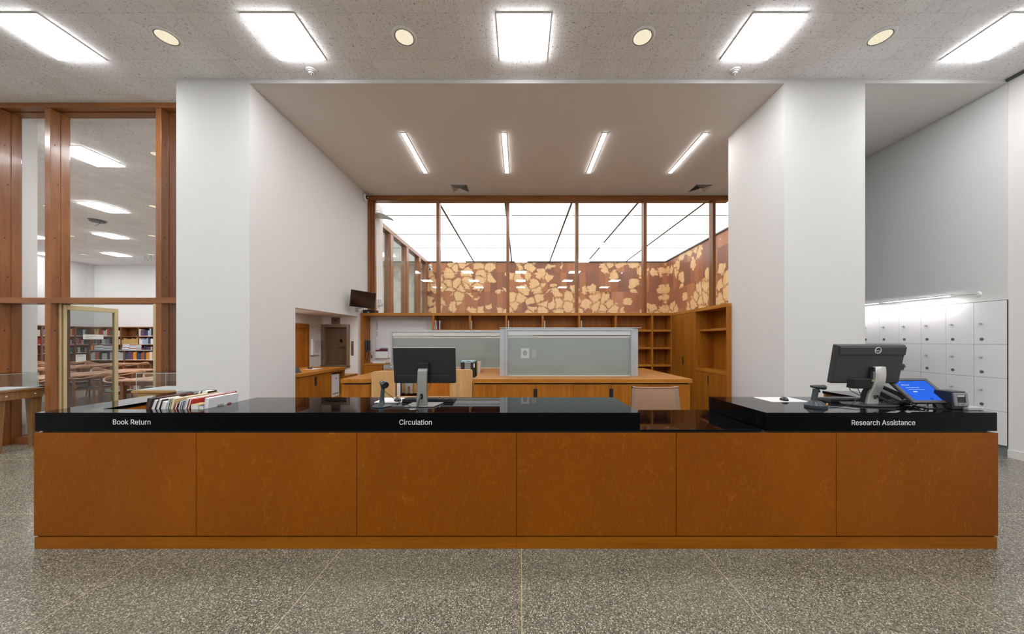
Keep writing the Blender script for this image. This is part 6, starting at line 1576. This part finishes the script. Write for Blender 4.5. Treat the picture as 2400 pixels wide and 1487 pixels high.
for i in range(1, 4):
    a, b = dvy[i] + 0.021, dvy[i + 1] - 0.021
    for r in range(3):
        z = zs_[r + 1]; clear = zs_[r] - zs_[r + 1] - 0.04; y = a + 0.004; k = 0
        # seen from the room the left end of a row is the near end
        while True:
            th = random.uniform(0.065, 0.10)
            if y + th > b - 0.004: break
            col = random.choice(['red', 'dark red', 'red', 'tan', 'black'] if (i == 1 and r > 0) else PAL['dark'])
            shelf_book(LXB - 0.02, y, z, th - 0.002, clear * random.uniform(0.62, 0.92), 0.2, PI / 2, col, '%s book, %s from near end, %s shelf, %s bay of left wall bookcase' % (col, nth(k), SH[r], BAY[i]), 'books in the left wall bookcase')
            y += th; k += 1
mid = (LB0 + LB1) / 2
row_along_x(LB0 + 0.04, mid - 0.02, 14.62, 0.745, zlb - 0.05 - 0.745, PAL['low'], 'left half of low grey-topped bookcase', 'books in the low bookcase', 0.05, 0.075, 0.72)
row_along_x(mid + 0.02, LB1 - 0.04, 14.62, 0.745, zlb - 0.05 - 0.745, PAL['low2'], 'right half of low grey-topped bookcase', 'books in the low bookcase', 0.05, 0.09, 0.72)
# books on top of the low bookcase
x = PX(215, 14.7)
for i, (col, th) in enumerate((('orange', 0.06), ('rust', 0.06), ('light grey', 0.05))):
    shelf_book(x, 14.68, zlb, th, 0.20, 0.2, 0, col, '%s book standing on the low bookcase at its left end' % col, 'books on the low bookcase', False); x += th + 0.01
def stack(px0, px1, n, cols, nm):
    x0, x1 = PX(px0, 14.75), PX(px1, 14.75)
    for half in range(2):
        xa = x0 + (x1 - x0) * 0.5 * half; xb = xa + (x1 - x0) * 0.49; z = zlb
        for k in range(n):
            th = 0.038; col = cols[(k + half) % len(cols)]
            t = thing('book', '%s book lying %s from bottom, %s half of the %s stack' % (col, nth(k), 'left' if half == 0 else 'right', nm), 'book', (xa, 14.70, z + 0.0006), 'stacked books on the low bookcase')
            jx = random.uniform(-0.01, 0.01)
            MB().box(jx, xb - xa + jx, 0, 0.2, 0, 0.004).box(jx, xb - xa + jx, 0, 0.2, th - 0.005, th - 0.001).box(jx, xb - xa + jx, 0, 0.004, 0.004, th - 0.005).build('cover', BC[col], t)
            MB().box(jx + 0.005, xb - xa + jx - 0.003, 0.005, 0.197, 0.0045, th - 0.0055).build('page_block', 'paper', t)
            z += th
stack(228, 263, 5, ['light grey', 'white', 'grey'], 'grey')
stack(290, 323, 6, ['pale blue', 'white', 'rust', 'white'], 'blue and white')
# ceiling speaker and sprinkler in the reading room
t = thing('ceiling_vent', 'dark round fitting with hanging wire on the reading room ceiling', 'ceiling fitting', (PX(228, 10.0), 10.0, ZC))
MB().lathe([(0, -0.05), (0.16, -0.05), (0.20, -0.001)], n=22, cap=False).build('housing', 'dgrey', t)
MB().tube([(0.12, -0.02, -0.05), (0.05, 0, -0.12), (-0.10, 0.02, -0.17)], 0.006).build('wire', 'charcoal', t)
# ================================================================== render look
w = bpy.data.worlds.new('world'); SC.world = w; w.use_nodes = True
w.node_tree.nodes['Background'].inputs[0].default_value = (0.8, 0.85, 1, 1); w.node_tree.nodes['Background'].inputs[1].default_value = 0.05
vs = SC.view_settings; SC.display_settings.display_device = 'sRGB'
vs.view_transform = 'Standard'; vs.look = 'None'; vs.exposure = 0.1; vs.gamma = 1.0; vs.use_curve_mapping = False
cy = SC.cycles
cy.use_denoising = True
try: cy.denoiser = 'OPENIMAGEDENOISE'
except Exception: pass
cy.max_bounces = 6; cy.diffuse_bounces = 3; cy.glossy_bounces = 3; cy.transmission_bounces = 4; cy.transparent_max_bounces = 10
cy.caustics_reflective = False; cy.caustics_refractive = False
cy.sample_clamp_indirect = 6.0; cy.use_light_tree = True

cy.use_adaptive_sampling = True; cy.adaptive_threshold = 0.08
